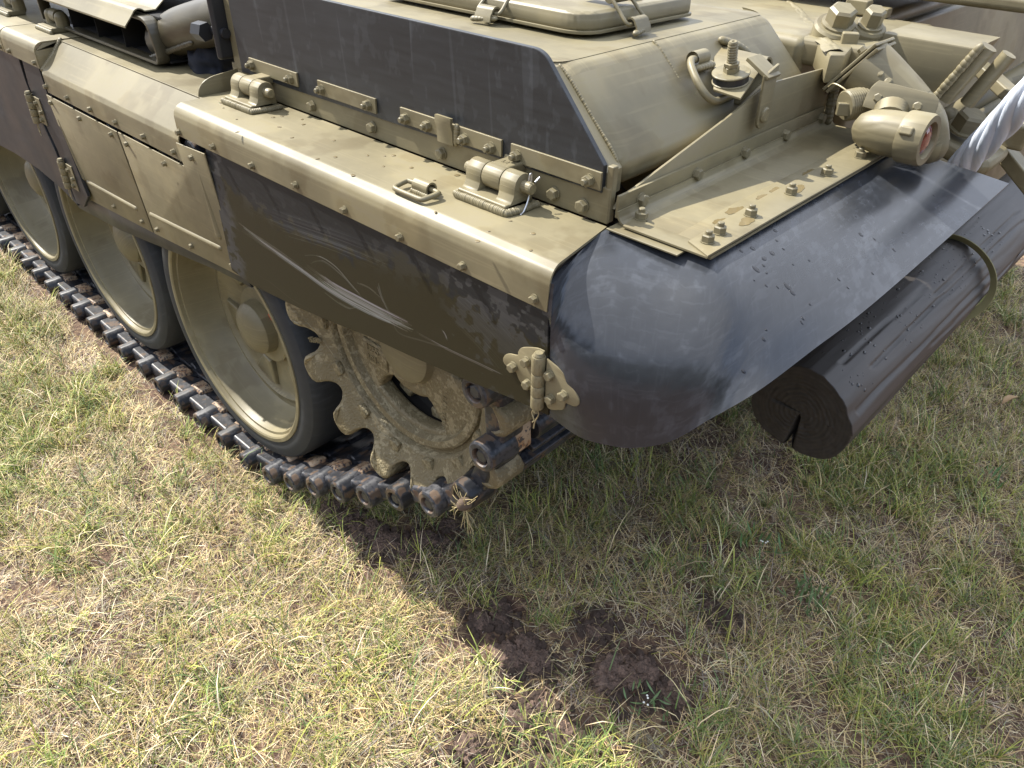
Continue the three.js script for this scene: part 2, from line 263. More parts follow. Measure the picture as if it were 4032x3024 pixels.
  obj('ring_eye', join(crease(alongX(new THREE.ExtrudeGeometry(bend([[0.012, 0.0005], [0.007, 0.003], ...arc(0, 0.010, 0.0085, -30, 200, 12).map(([a, b]) => [a, b])], -0.003), { depth: 0.034, bevelEnabled: false })), 0.6).translate(c.x - 0.012, YT, c.z - 0.012)), M.paint, ring);
  obj('ring', tube([V(-0.028, 0.010, -0.012), V(0.034, 0.010, -0.012), V(0.04, 0.0095, -0.006), V(0.038, 0.0075, 0.016), V(0.030, 0.007, 0.021), V(-0.022, 0.007, 0.021), V(-0.032, 0.0075, 0.016), V(-0.034, 0.0095, -0.006)].map((v) => v.add(V(c.x, YT, c.z))), 0.0042, 70, 10, true, 0.35), M.paint, ring);
  obj('weld_bead', join(bead([V(c.x - 0.012, YT + 0.001, c.z - 0.002), V(c.x + 0.022, YT + 0.001, c.z - 0.002)], 0.006, 0.004, 0.7, 11), bead([V(c.x - 0.012, YT + 0.001, c.z - 0.026), V(c.x + 0.022, YT + 0.001, c.z - 0.026)], 0.005, 0.005, 0.7, 12)), M.weld, ring);
  // angle bar behind the fender
  const bar = obj('angle_bar', join(at(rbox(0.985, 0.053, 0.006, 0.0015), -0.0755, 1.1225, -0.153)), M.paint, tank);
  for (const q of [[1232, 417], [1469, 501], [1742, 604], [2184, 761], [2297, 808]]) put('bolt', bolt10, M.paint, bar, hz(...q, -0.149), ZP, rr(0, 1));
  obj('corner_post', join(at(rbox(0.011, 0.083, 0.012, 0.002), 0.4135, 1.1395, -0.157)), M.paint, tank);
  // upper rubber flap and its clamp plates
  const fs = new THREE.Shape(); fs.moveTo(-0.565, 1.135); fs.lineTo(-0.405, 1.135); fs.lineTo(0.404, 1.141); fs.lineTo(0.405, 1.181); fs.lineTo(0.296, 1.298); fs.quadraticCurveTo(0.284, 1.3125, 0.262, 1.3125); fs.lineTo(-0.572, 1.3135); fs.closePath();
  obj('upper_rubber_flap', boxUV(slab(fs, 0.009, 0.0012).translate(0, 0, -0.1555)), M.flap, tank);
  for (const [a, b, nuts] of [[-0.521, -0.346, [[994, 255], [1146, 310]]], [-0.277, -0.101, [[1268, 353], [1451, 414]]], [-0.033, 0.210, [[1600, 467], [1685, 495], [1832, 548], [1935, 582]]], [0.230, 0.405, [[2037, 613], [2321, 709]]]]) {
    const pl = obj('clamp_plate', boxUV(at(rbox(b - a, 0.0265, 0.004, 0.0008), (a + b) / 2, 1.1585, -0.1444)), M.paint, tank);
    for (const q of nuts) put('nut', nut8, M.paint, pl, hz(...q, -0.1424), ZP, rr(0, 1));
    if (nuts.length > 2) { const c2 = hz(1748, 505, -0.135); const tab = bend([[0, -0.022], [0.001, 0.0], [0.005, 0.012], [0.004, 0.02]].map(([u, v]) => [-u, v]), 0.004); obj('hook_tab', join(crease(alongX(new THREE.ExtrudeGeometry(tab, { depth: 0.036, bevelEnabled: true, bevelSize: 0.001, bevelThickness: 0.001, bevelSegments: 2 })), 0.6).translate(c2.x - 0.018, c2.y - 0.002, -0.141), bead([V(c2.x + 0.022, c2.y - 0.018, -0.141), V(c2.x + 0.024, c2.y + 0.004, -0.141)], 0.006, 0.006)), M.paint, pl); }
  }
  // standing bracket at the front end of the flap
  obj('bracket', join(at(rbox(0.045, 0.10, 0.004, 0.001), -0.575, 1.13, -0.165), at(rbox(0.05, 0.04, 0.004, 0.001), -0.615, 1.12, -0.168)), M.paint, tank);
}

// stowage box with its lid
const BY = 1.285;
{
  const prof = [[-0.62, BY], [0.27, BY], ...arc(0.262, BY - 0.045, 0.045, 85, 46, 8), [0.39, 1.185], ...arc(0.366, 1.16, 0.034, 44, -60, 9), [0.33, 1.128], [-0.62, 1.128]];
  const g = new THREE.ExtrudeGeometry(poly(prof), { depth: 0.555, bevelEnabled: true, bevelThickness: 0.045, bevelSize: 0.04, bevelOffset: -0.04, bevelSegments: 8, steps: 1 }).translate(0, 0, -0.785);
  const box = obj('stowage_box', boxUV(crease(g, 1.1)), M.paint, tank);
  // skin at the outer side of the box, welded seam
  const g2 = new THREE.ExtrudeGeometry(poly([[-0.62, BY - 0.002], [0.276, BY - 0.002], [0.30, 1.262], [0.400, 1.165], [0.40, 1.13], [-0.62, 1.13]]), { depth: 0.03, bevelEnabled: true, bevelThickness: 0.006, bevelSize: 0.006, bevelOffset: -0.006, bevelSegments: 3 }).translate(0, 0, -0.196);
  obj('side_skin', boxUV(crease(g2, 0.6)), M.paint, tank);
  const sl = (t, z) => { const pts = [[0.278, 1.283], [0.298, 1.268], [0.345, 1.222], [0.392, 1.175], [0.398, 1.155]], k = t * (pts.length - 1), i = Math.min(pts.length - 2, Math.floor(k)); return V(lerp(pts[i][0], pts[i + 1][0], k - i) - 0.002, lerp(pts[i][1], pts[i + 1][1], k - i) - 0.001, z); };
  obj('weld_bead', join(bead([0, 0.25, 0.5, 0.75, 1].map((t) => sl(t, -0.196)), 0.003, 0.004, 0.8, 21)), M.weld, box);
  obj('weld_bead', bead([0, 0.25, 0.5, 0.7].map((t) => sl(t, -0.432).add(V(0.001, 0.001, 0))), 0.003, 0.005, 0.8, 23), M.weld, box);
  // pressed lid
  const LY = BY + 0.006, lp = [[1500, -50], [1985, 75], [2180, 136], [2235, 150], [2290, 146], [2470, 112], [2650, 68], [2702, 52]].map((q) => hy(...q, LY + 0.004));
  const x1 = lp[4].x, zf = lp[1].z - 0.004, zb = lp[7].z - 0.01;
  const s = new THREE.Shape(), cr = 0.05; s.moveTo(-0.30, -zf); s.lineTo(x1 - 0.012 - cr, -zf); s.quadraticCurveTo(x1 - 0.016, -zf, x1 - 0.008, -zf + cr * 0.8); s.lineTo(x1 + 0.0, -zb - 0.02); s.quadraticCurveTo(x1, -zb, x1 - 0.02, -zb); s.lineTo(-0.30, -zb);
  const lidg = alongY(new THREE.ExtrudeGeometry(s, { depth: 0.012, bevelEnabled: true, bevelThickness: 0.011, bevelSize: 0.011, bevelOffset: -0.011, bevelSegments: 6, curveSegments: 14 })).translate(0, LY + 0.011, 0);
  const brim = alongY(new THREE.ExtrudeGeometry(s, { depth: 0.003, bevelEnabled: true, bevelThickness: 0.001, bevelSize: 0.001, bevelOffset: 0.003, bevelSegments: 2, curveSegments: 14 })).translate(0, LY + 0.002, 0);
  const lid = obj('box_lid', join(crease(lidg, 0.7), crease(brim, 0.7), at(rbox(0.14, 0.012, 0.03, 0.006, 3), x1 - 0.10, LY + 0.033, (zf + zb) / 2 - 0.02)), M.paint, tank);
  // toggle latches
  const latch = (o, dir, k) => {
    const l = grp('lid_latch', tank), q = new THREE.Quaternion().setFromUnitVectors(XP, dir), T = (g) => g.applyQuaternion(q).translate(o.x, o.y, o.z);
    obj('catch', T(join(crease(basis(new THREE.ExtrudeGeometry(bend([[0.026, -0.012], [0.024, -0.002], ...arc(0.012, 0.0, 0.009, 10, 180, 8)], -0.003), { depth: 0.038, bevelEnabled: false }), XP, YP, ZP), 0.6).translate(0, 0, -0.019), bead([V(0.02, -0.006, -0.02), V(0.027, -0.01, 0.02)], 0.006, 0.007, 0.8, 31))), M.paint, l);
    obj('wire_bail', T(tube([V(0.012, 0.002, -0.026), V(-0.006, 0.018, -0.026), V(-0.026, 0.036, -0.024), V(-0.03, 0.038, -0.016), V(-0.03, 0.038, 0.016), V(-0.026, 0.036, 0.024), V(-0.006, 0.018, 0.026), V(0.012, 0.002, 0.026), V(0.013, 0.001, 0)], 0.0032, 70, 8, true, 0.4)), M.paint, l);
    obj('toggle', T(join(aim(crease(lathe([[0, -0.024], [0.0105, -0.024], [0.0115, -0.022], [0.0115, 0.022], [0.0105, 0.024], [0, 0.024]], 18), 0.5), ZP, V(-0.032, 0.038, 0)), at(rbox(0.07, 0.006, 0.03, 0.002), -0.072, 0.042, 0), cap(V(-0.02, 0.041, 0.012), 0.006))), M.paint, l);
  };
  latch(hy(1850, 62, LY + 0.012).setZ(zf + 0.004), V(0, 0, 1), 0);
  latch(hy(2545, 100, LY + 0.012).setX(x1 + 0.006), V(1, 0, 0), 1);
}

// clamp on the rear face of the box
{
  const cl = grp('stowage_clamp', tank), n = V(0.68, 0.73, 0).normalize(), up = V(0.0, 0.975, 0.22).normalize(), o = hp(2876, 322, n, V(0.345, 1.225, -0.5).addScaledVector(n, 0.04));
  const fx = up.clone().cross(ZP).normalize(), fy = fx.clone().cross(up).normalize().negate(), PU = (u, v) => { const d = hp(u, v, up, o).sub(o); return [d.dot(fx), d.dot(fy)]; };
  const top = [[2834, 178], [3026, 222], [3010, 250], [2916, 386], [2809, 350], [2813, 208]].map((q) => PU(...q));
  obj('folded_bracket', join(crease(basis(slab(poly(top), 0.004, 0.001), fx, fy, fx.clone().cross(fy), o.clone().addScaledVector(fx.clone().cross(fy), fx.clone().cross(fy).dot(up) > 0 ? -0.004 : 0)), 0.6),
    (() => { const A = hp(2834, 180, up, o), B = hp(3024, 224, up, o), ex = B.clone().sub(A), Lx = ex.length(); ex.normalize(); const back = up.clone().cross(ex).normalize(); if (back.z > 0) back.negate(); const zz = back.clone().cross(up).dot(ex) > 0 ? 1 : -1;
      const pr = bend([[0, -0.004], ...arc(-0.002, -0.020, 0.016, 90, -80, 12), [-0.02, -0.040], [-0.075, -0.052]], 0.0035); const g = new THREE.ExtrudeGeometry(pr, { depth: Lx, bevelEnabled: false }); return crease(basis(g, back, up, ex.clone().multiplyScalar(zz), zz > 0 ? A : B), 0.6); })()), M.paint, cl);
  const st = (r0, r1, h0, h1, m, nm, seg = 28) => obj(nm, aim(crease(lathe([[0, h0], [r0, h0], [r0, h0 + (h1 - h0) * 0.12], [r1, h1 - 0.001], [r1 * 0.96, h1], [0, h1]], seg), 0.5), up, o), m, cl);
  st(0.030, 0.030, 0.0003, 0.003, M.paint, 'washer'); st(0.0285, 0.0285, 0.0032, 0.014, M.black, 'rubber_buffer'); st(0.0305, 0.0305, 0.0142, 0.017, M.paint, 'washer');
  obj('lock_nut', join(aim(hexG(0.022, 0.009), up, o.clone().addScaledVector(up, 0.0172)), aim(hexG(0.022, 0.006).rotateY(0.35), up, o.clone().addScaledVector(up, 0.0264))), M.paint, cl);
  const thread = []; for (let k = 0; k < 15; k++) thread.push([0.0078 + (k % 2 ? 0.0007 : -0.0003), 0.032 + k * 0.0020]);
  obj('threaded_stud', aim(crease(lathe([[0, 0.03], ...thread, [0.0075, 0.0625], [0.006, 0.065], [0.0025, 0.065], [0.002, 0.063], [0, 0.063]], 20), 0.4), up, o), M.paint, cl);
  const hb = hp(2735, 232, n, V(0.345, 1.225, -0.5).addScaledVector(n, 0.012));
  obj('handle_socket', join(tube([hb.clone().add(V(0, 0, 0.006)), hb.clone().add(V(0, 0, -0.03))], 0.0125, 6, 16), bead([hb.clone().add(V(0.012, -0.012, 0.006)), hb.clone().add(V(0.012, -0.012, -0.034))], 0.008, 0.008, 0.8, 41)), M.paint, cl);
  const pb = (u, v, k) => hp(u, v, n, V(0.345, 1.225, -0.5).addScaledVector(n, k));
  obj('bail_handle', tube([pb(2740, 234, 0.014), pb(2722, 236, 0.018), pb(2722, 262, 0.022), pb(2745, 320, 0.026), pb(2780, 375, 0.026), pb(2815, 398, 0.024), pb(2860, 384, 0.02), pb(2915, 365, 0.016)], 0.0062, 60, 12, false, 0.4), M.paint, cl);
  obj('weld_bead', bead([pb(2850, 160, 0.006), pb(2900, 178, 0.005), pb(2935, 200, 0.004)], 0.009, 0.01, 0.8, 42), M.weld, cl);
  // strut down to the gusset plate
  const a = hx(2985, 345, 0.452), b = hx(3003, 455, 0.440);
  const strut = basis(slab((() => { const q = new THREE.Shape(); q.moveTo(-0.022, 0.062); q.lineTo(0.020, 0.075); q.lineTo(0.022, 0); q.absarc(0.002, -0.006, 0.02, 0.3, -Math.PI - 0.1, true); return q; })(), 0.005, 0.001), V(0, 0, -1), V(0, 1, 0), V(1, 0, 0), V(0.4365, b.y + 0.004, b.z));
  obj('strut_plate', join(crease(strut, 0.6), at(rbox(0.05, 0.006, 0.042, 0.001).rotateZ(-0.5), 0.424, b.y + 0.074, b.z + 0.0)), M.paint, cl);
  put('rivet', at(crease(lathe([[0, 0], [0.0125, 0], [0.0125, 0.003], [0.01, 0.005], [0, 0.005]], 18), 0.5), 0, 0, 0), M.paint, cl, V(0.4415, b.y + 0.002, b.z), XP);
}

// rear end of the fender: inner wall, gusset, floor and clamp strips
{
  const XW = 0.430;
  const wall = obj('inner_wall', join(crease(basis(slab(poly([[0.156, 1.108], [0.815, 1.108], [0.815, 1.142], [0.156, 1.141]]), 0.005, 0.001), V(0, 0, -1), YP, XP, V(XW - 0.005, 0, 0)), 0.6)), M.paint, tank);
  for (const q of [[2521, 785], [2738, 684], [2926, 600], [3086, 531], [3228, 464]]) put('bolt', bolt10, M.paint, wall, hx(...q, XW), XP, rr(0, 1));
  const gu = [hx(2437, 777, 0.4215), hx(2500, 735, 0.4215), hx(2870, 455, 0.4215), hx(3000, 345, 0.4215), hx(3060, 318, 0.4215), hx(3290, 255, 0.4215)].map((p) => [-p.z, p.y]);
  obj('gusset_plate', boxUV(crease(basis(slab(poly([[0.156, 1.12], ...gu, [0.818, 1.12]].map(([a, b]) => [a, b]).reverse()), 0.0045, 0.001), V(0, 0, -1), YP, XP, V(0.4195, 0, 0)), 0.6)), M.paint, tank);
  obj('weld_bead', join(bead([V(0.43, 1.225, -0.825), V(0.434, 1.17, -0.828), V(0.436, 1.115, -0.83)], 0.012, 0.008, 0.8, 51)), M.weld, tank);
  const YF = 1.1;
  const floor = obj('fender_floor', join(crease(basis(new THREE.ExtrudeGeometry(bend([[XW + 0.0005, YF + 0.02], ...arc(XW + 0.0205, YF + 0.02, 0.02, 180, 270, 7), [0.588, YF]], 0.003), { depth: 0.70, bevelEnabled: false }), XP, YP, ZP, V(0, 0, -0.852)), 0.5), at(rbox(0.12, 0.003, 0.05, 0.001), 0.49, YF - 0.0005, -0.156)), M.paint, tank);
  const Y1 = YF + 0.006, line = (l) => l.map((q) => hy(...q, Y1 + 0.003));
  const flat = (pts, y, t) => crease(alongY(slab(poly(pts.map((p) => [p.x, -p.z])), t, 0.0006)), 0.5).translate(0, y, 0);
  const inner = line([[2500, 853], [2640, 905], [2790, 838], [3010, 725], [3230, 622], [3420, 535], [3490, 560], [3330, 650], [3120, 752], [2930, 858], [2790, 940], [2650, 940]].slice(0, 12));
  obj('clamp_strip', boxUV(flat(line([[2650, 925], [2760, 862], [2990, 742], [3210, 632], [3440, 520], [3500, 548], [3330, 640], [3110, 752], [2930, 845], [2735, 960]]), YF + 0.0032, 0.0025)), M.paint, tank);
  const st2 = obj('clamp_strip', boxUV(flat(line([[2710, 948], [2800, 893], [3000, 778], [3200, 670], [3390, 570], [3505, 512], [3545, 560], [3400, 655], [3100, 825], [2787, 1007]]), YF + 0.0058, 0.0032)), M.paint, tank);
  const st3 = obj('clamp_strip', boxUV(flat(line([[2453, 881], [2500, 848], [2800, 965], [2787, 1005]]), YF + 0.0032, 0.0032)), M.paint, tank);
  const blot = (u, v, r, y, s) => { const o = hy(u, v, y), pts = []; for (let k = 0; k < 40; k++) { const a = k / 40 * 2 * Math.PI, rad = r * (0.45 + 1.1 * fbm(Math.cos(a) * 1.6 + s * 9, Math.sin(a) * 1.6 + s * 5, 3, 0, 221)); pts.push([o.x + rad * 0.7 * Math.cos(a), -(o.z + 1.5 * rad * Math.sin(a))]); } return alongY(new THREE.ShapeGeometry(poly(pts))).translate(0, y, 0); };
  const puddle = obj('wet_patches', join(blot(2965, 720, 0.028, YF + 0.0006, 1), blot(3250, 588, 0.022, YF + 0.0006, 2), blot(3190, 680, 0.012, YF + 0.0062, 3), blot(3225, 672, 0.008, YF + 0.0062, 4), blot(2895, 828, 0.014, YF + 0.0062, 5), blot(3130, 745, 0.016, YF + 0.0096, 6), blot(3070, 748, 0.014, YF + 0.0062, 7), blot(2940, 870, 0.012, YF + 0.0096, 8), blot(3000, 775, 0.010, YF + 0.0062, 9), blot(2835, 870, 0.009, YF + 0.0062, 10)), M.wet, floor); puddle.userData.kind = 'stuff';
  for (const q of [[2524, 862]]) put('nut', nut10, M.paint, st3, hy(...q, Y1), YP, rr(0, 1));
  for (const q of [[2785, 952], [2832, 918], [2955, 848], [3113, 762], [3254, 688], [3384, 620]]) put('nut', nut10, M.paint, st2, hy(...q, Y1 + 0.003), YP, rr(0, 1));
}

// moulded rubber mudguard at the corner
{
  const arcRow = (T, B, b) => [0, 0.25, 0.5, 0.75, 1].map((t) => T.clone().lerp(B, t).addScaledVector(b, 4 * t * (1 - t)));
  const P = [
    [V(0.456, 1.074, 0.010), V(0.457, 1.03, 0.013), V(0.458, 0.98, 0.013), V(0.461, 0.92, 0.012), hz(2164, 1638, 0.010)],
    arcRow(hy(2290, 985, 1.084), hz(2282, 1721, 0.008), V(0.008, 0.043, 0.042)), arcRow(hy(2425, 890, 1.0985), hz(2400, 1754, 0.002), V(0.024, 0.046, 0.056)),
    arcRow(hy(2620, 940, 1.0985), hz(2500, 1764, -0.010), V(0.025, 0.041, 0.047)), arcRow(hy(2775, 996, 1.0985), hz(2640, 1738, -0.028), V(0.030, 0.036, 0.032)),
    arcRow(hy(2820, 978, 1.0985), hz(2800, 1648, -0.046), V(0.028, 0.030, 0.019)), arcRow(hy(2900, 925, 1.0985), hx(2990, 1536, 0.722), V(0.014, 0.017, 0.004)), arcRow(hy(3020, 855, 1.0985), hx(3190, 1386, 0.737), V(0.009, 0.011, 0.002)),
    arcRow(hy(3220, 738, 1.0985), hx(3480, 1160, 0.750), V(0.005, 0.006, 0)), arcRow(hy(3525, 575, 1.0985), hx(3974, 722, 0.758), V(0, 0.001, 0))];
  const cr = (a, b, c, d, t) => a.clone().multiplyScalar(-0.5 * t + t * t - 0.5 * t * t * t).addScaledVector(b, 1 - 2.5 * t * t + 1.5 * t * t * t).addScaledVector(c, 0.5 * t + 2 * t * t - 1.5 * t * t * t).addScaledVector(d, -0.5 * t * t + 0.5 * t * t * t);
  const e1 = (l, t) => { const n = l.length - 1, k = clamp(t * n, 0, n - 1e-6), i = Math.floor(k), g = (j) => j < 0 ? l[0].clone().multiplyScalar(2).sub(l[1]) : j > n ? l[n].clone().multiplyScalar(2).sub(l[n - 1]) : l[j]; return cr(g(i - 1), g(i), g(i + 1), g(i + 2), k - i); };
  const NU = 72, NV = 36, S = (u, v) => e1(P.map((c) => e1(c, v)), u), th = 0.008;
  const top = [], nor = [];
  for (let j = 0; j <= NV; j++) for (let i = 0; i <= NU; i++) { const u = i / NU, v = j / NV, e = 1e-3, p = S(u, v), a = S(Math.min(1, u + e), v).sub(S(Math.max(0, u - e), v)), b = S(u, Math.min(1, v + e)).sub(S(u, Math.max(0, v - e))); top.push(p); nor.push(b.cross(a).normalize()); }
  const pos = [], uv = [], id = [], w = NU + 1, N = top.length, cu = [0]; for (let i = 1; i <= NU; i++) cu.push(cu[i - 1] + S(i / NU, 0.55).distanceTo(S((i - 1) / NU, 0.55)));
  top.forEach((p, k) => { pos.push(p.x, p.y, p.z); uv.push(cu[k % w], Math.floor(k / w) / NV * 0.26); });
  top.forEach((p, k) => { const q = p.clone().addScaledVector(nor[k], -th); pos.push(q.x, q.y, q.z); uv.push(cu[k % w], Math.floor(k / w) / NV * 0.26); });
  for (let j = 0; j < NV; j++) for (let i = 0; i < NU; i++) { const k = j * w + i; id.push(k, k + 1, k + w, k + 1, k + w + 1, k + w, N + k, N + k + w, N + k + 1, N + k + 1, N + k + w, N + k + w + 1); }
  const edge = (a, b) => id.push(a, b, N + a, b, N + b, N + a);
  for (let i = 0; i < NU; i++) { edge(i, i + 1); edge(NV * w + i + 1, NV * w + i); } for (let j = 0; j < NV; j++) { edge((j + 1) * w, j * w); edge(j * w + NU, (j + 1) * w + NU); }
  const g = new THREE.BufferGeometry(); g.setAttribute('position', new THREE.Float32BufferAttribute(pos, 3)); g.setAttribute('uv', new THREE.Float32BufferAttribute(uv, 2)); g.setIndex(id); g.computeVertexNormals();
  const mg = obj('rubber_mudguard', crease(g, 0.8), M.bloom, tank), dr = [];
  for (let k = 0; k < 34; k++) { const u = rr(0.62, 0.97), v = rr(0.12, 0.85), p = S(u, v), a = S(u + 2e-3, v).sub(S(u - 2e-3, v)), b = S(u, v + 2e-3).sub(S(u, v - 2e-3)), nn = b.cross(a).normalize(), s = 0.0015 + 0.0045 * rnd() * rnd(); dr.push(aim(new THREE.SphereGeometry(1, 10, 6).scale(s * rr(0.8, 1.8), 0.0008, s), nn, p)); }
  obj('water_drops', join(dr), M.wetBlack, mg).userData.kind = 'stuff';
}
// ---------- side skirts ----------
{
  // scuffed rubber skirt below the rear fender
  const x0 = -0.475, x1 = 0.464, y0 = 0.745, y1 = 1.06, W = 2048, H = 688;
  const cv = document.createElement('canvas'); cv.width = W; cv.height = H; const c = cv.getContext('2d');
  const X = (x) => (x - x0) / (x1 - x0) * W, Y = (y) => (y1 - y) / (y1 - y0) * H, PX = (u, v) => { const p = hz(u, v, 0.0125); return [X(p.x), Y(p.y)]; };
  const img = c.createImageData(W, H);
  const band = [[880, 690], [980, 800], [1180, 905], [1400, 975], [1600, 1060], [1800, 1130], [2000, 1260], [2160, 1330]].map((q) => PX(...q));
  const bandY = (x) => { let k = 0; while (k < band.length - 2 && band[k + 1][0] < x) k++; return lerp(band[k][1], band[k + 1][1], clamp((x - band[k][0]) / (band[k + 1][0] - band[k][0]), -1, 2)); };
  for (let j = 0; j < H; j++) for (let i = 0; i < W; i++) {
    const a = fbm(i / 260, j / 120, 5, 0, 111), b = fbm(i / 40, j / 30, 4, 0, 112), st = fbm(i / 90 + j / 40, j / 7 - i / 30, 3, 0, 113);
    const d = (j - bandY(i)) / H, n = a * 0.5 + b * 0.5;
    const olive = sst(-0.02, 0.05, d + (n - 0.5) * 0.5), right = sst(1480, 1640, i), left = 1 - sst(90, 190, i + (b - 0.5) * 160);
    let col = [0.128, 0.134, 0.140].map((v) => v + 0.05 * (st - 0.5)); col = col.map((v, k) => lerp(v, [0.165, 0.150, 0.085][k], olive * 0.95));
    const near = 1 - sst(0.02, 0.20, Math.abs(d + 0.045)), fl = sst(0.53, 0.57, n + 0.05 * near - 0.05 + 0.10 * left + 0.055 * right * (1 - sst(0.25, 0.40, d))), g = clamp(fl * (0.45 * near + left + right * 0.6));
    const gk = 0.36 + 0.09 * (st - 0.5); col = col.map((v, k) => lerp(v, [gk * 0.66, gk * 0.66, gk * 0.66][k], g));
    const o = (j * W + i) * 4; for (let k = 0; k < 3; k++) img.data[o + k] = clamp(col[k]) * 255; img.data[o + 3] = 255;
  }
  c.putImageData(img, 0, 0); c.lineCap = 'round';
  const scratch = (l, n, sp, wd, al) => { for (let k = 0; k < n; k++) { const ox = (rnd() - 0.5) * sp, oy = (rnd() - 0.5) * sp, a = rnd() * 0.35, b = 1 - rnd() * 0.35, pts = l.map((q) => PX(...q)); const cvv = new THREE.CatmullRomCurve3(pts.map((p) => V(p[0] + ox, p[1] + oy, 0)));
    c.strokeStyle = `rgba(${120 + 20 * rnd() | 0},${122 + 18 * rnd() | 0},${124 + 16 * rnd() | 0},${al * 0.75 * (0.4 + 0.6 * rnd())})`; c.lineWidth = wd * (0.4 + rnd()); c.beginPath(); for (let s = 0; s <= 40; s++) { const p = cvv.getPoint(lerp(a, b, s / 40)); s ? c.lineTo(p.x, p.y) : c.moveTo(p.x, p.y); } c.stroke(); } };
  scratch([[935, 880], [1040, 960], [1180, 1060], [1290, 1140], [1400, 1205], [1520, 1262], [1620, 1290]], 26, 26, 3.2, 0.6);
  scratch([[1240, 1075], [1330, 1140], [1430, 1195], [1530, 1250], [1640, 1305]], 34, 44, 3.4, 0.65);
  scratch([[1175, 1010], [1250, 1008], [1320, 1050], [1390, 1130], [1480, 1225]], 5, 10, 2.4, 0.75);
  scratch([[1210, 1040], [1270, 1030], [1350, 1090], [1440, 1190]], 4, 10, 2.2, 0.7); scratch([[1280, 1150], [1340, 1195], [1380, 1214], [1412, 1205]], 3, 8, 2.4, 0.7);
  scratch([[1392, 1105], [1450, 1130], [1500, 1170]], 3, 8, 2.0, 0.6); scratch([[1488, 1110], [1500, 1160], [1550, 1270]], 6, 20, 3, 0.6);
  scratch([[970, 1060], [1060, 1110], [1150, 1180], [1230, 1225]], 2, 4, 1.8, 0.45); scratch([[1540, 1240], [1560, 1300], [1660, 1340], [1800, 1380]], 3, 10, 2.6, 0.5);
  scratch([[1640, 1310], [1750, 1370], [1900, 1440], [2000, 1490]], 6, 10, 3.2, 0.5); scratch([[1735, 1290], [1752, 1315], [1762, 1345]], 5, 6, 3, 0.7); scratch([[1100, 900], [1300, 960], [1500, 1040]], 10, 60, 2, 0.35);
  scratch([[1200, 1050], [1300, 1125], [1420, 1190], [1530, 1245], [1620, 1290]], 90, 46, 1.6, 0.3); scratch([[950, 900], [1080, 985], [1210, 1080]], 40, 40, 1.4, 0.3); scratch([[1000, 820], [1150, 880], [1350, 950], [1550, 1030]], 60, 90, 1.6, 0.22); scratch([[1800, 1200], [1900, 1300], [2000, 1420]], 40, 160, 1.6, 0.22);
  const map = new THREE.CanvasTexture(cv); map.colorSpace = THREE.SRGBColorSpace;
  const low = [[957, 1092], [989, 1121], [1174, 1212], [1323, 1275], [1450, 1325], [1595, 1393], [1825, 1494], [2019, 1571], [2105, 1612], [2158, 1636]].map((q) => hz(...q, 0.0125));
  const sh = poly([[-0.472, 1.05], [-0.472, low[0].y], ...low.slice(1).map((p) => [p.x, p.y]), [0.4535, 0.97], [0.4505, 1.05]]);
  const g = strip(slab(sh, 0.009, 0.001)).translate(0, 0, 0.0035), p = g.attributes.position, uv = g.attributes.uv; for (let i = 0; i < p.count; i++) uv.setXY(i, (p.getX(i) - x0) / (x1 - x0), (p.getY(i) - y0) / (y1 - y0));
  obj('rubber_skirt', g, mat({ map, roughness: 0.55, specularIntensity: 0.6 }), tank);
}
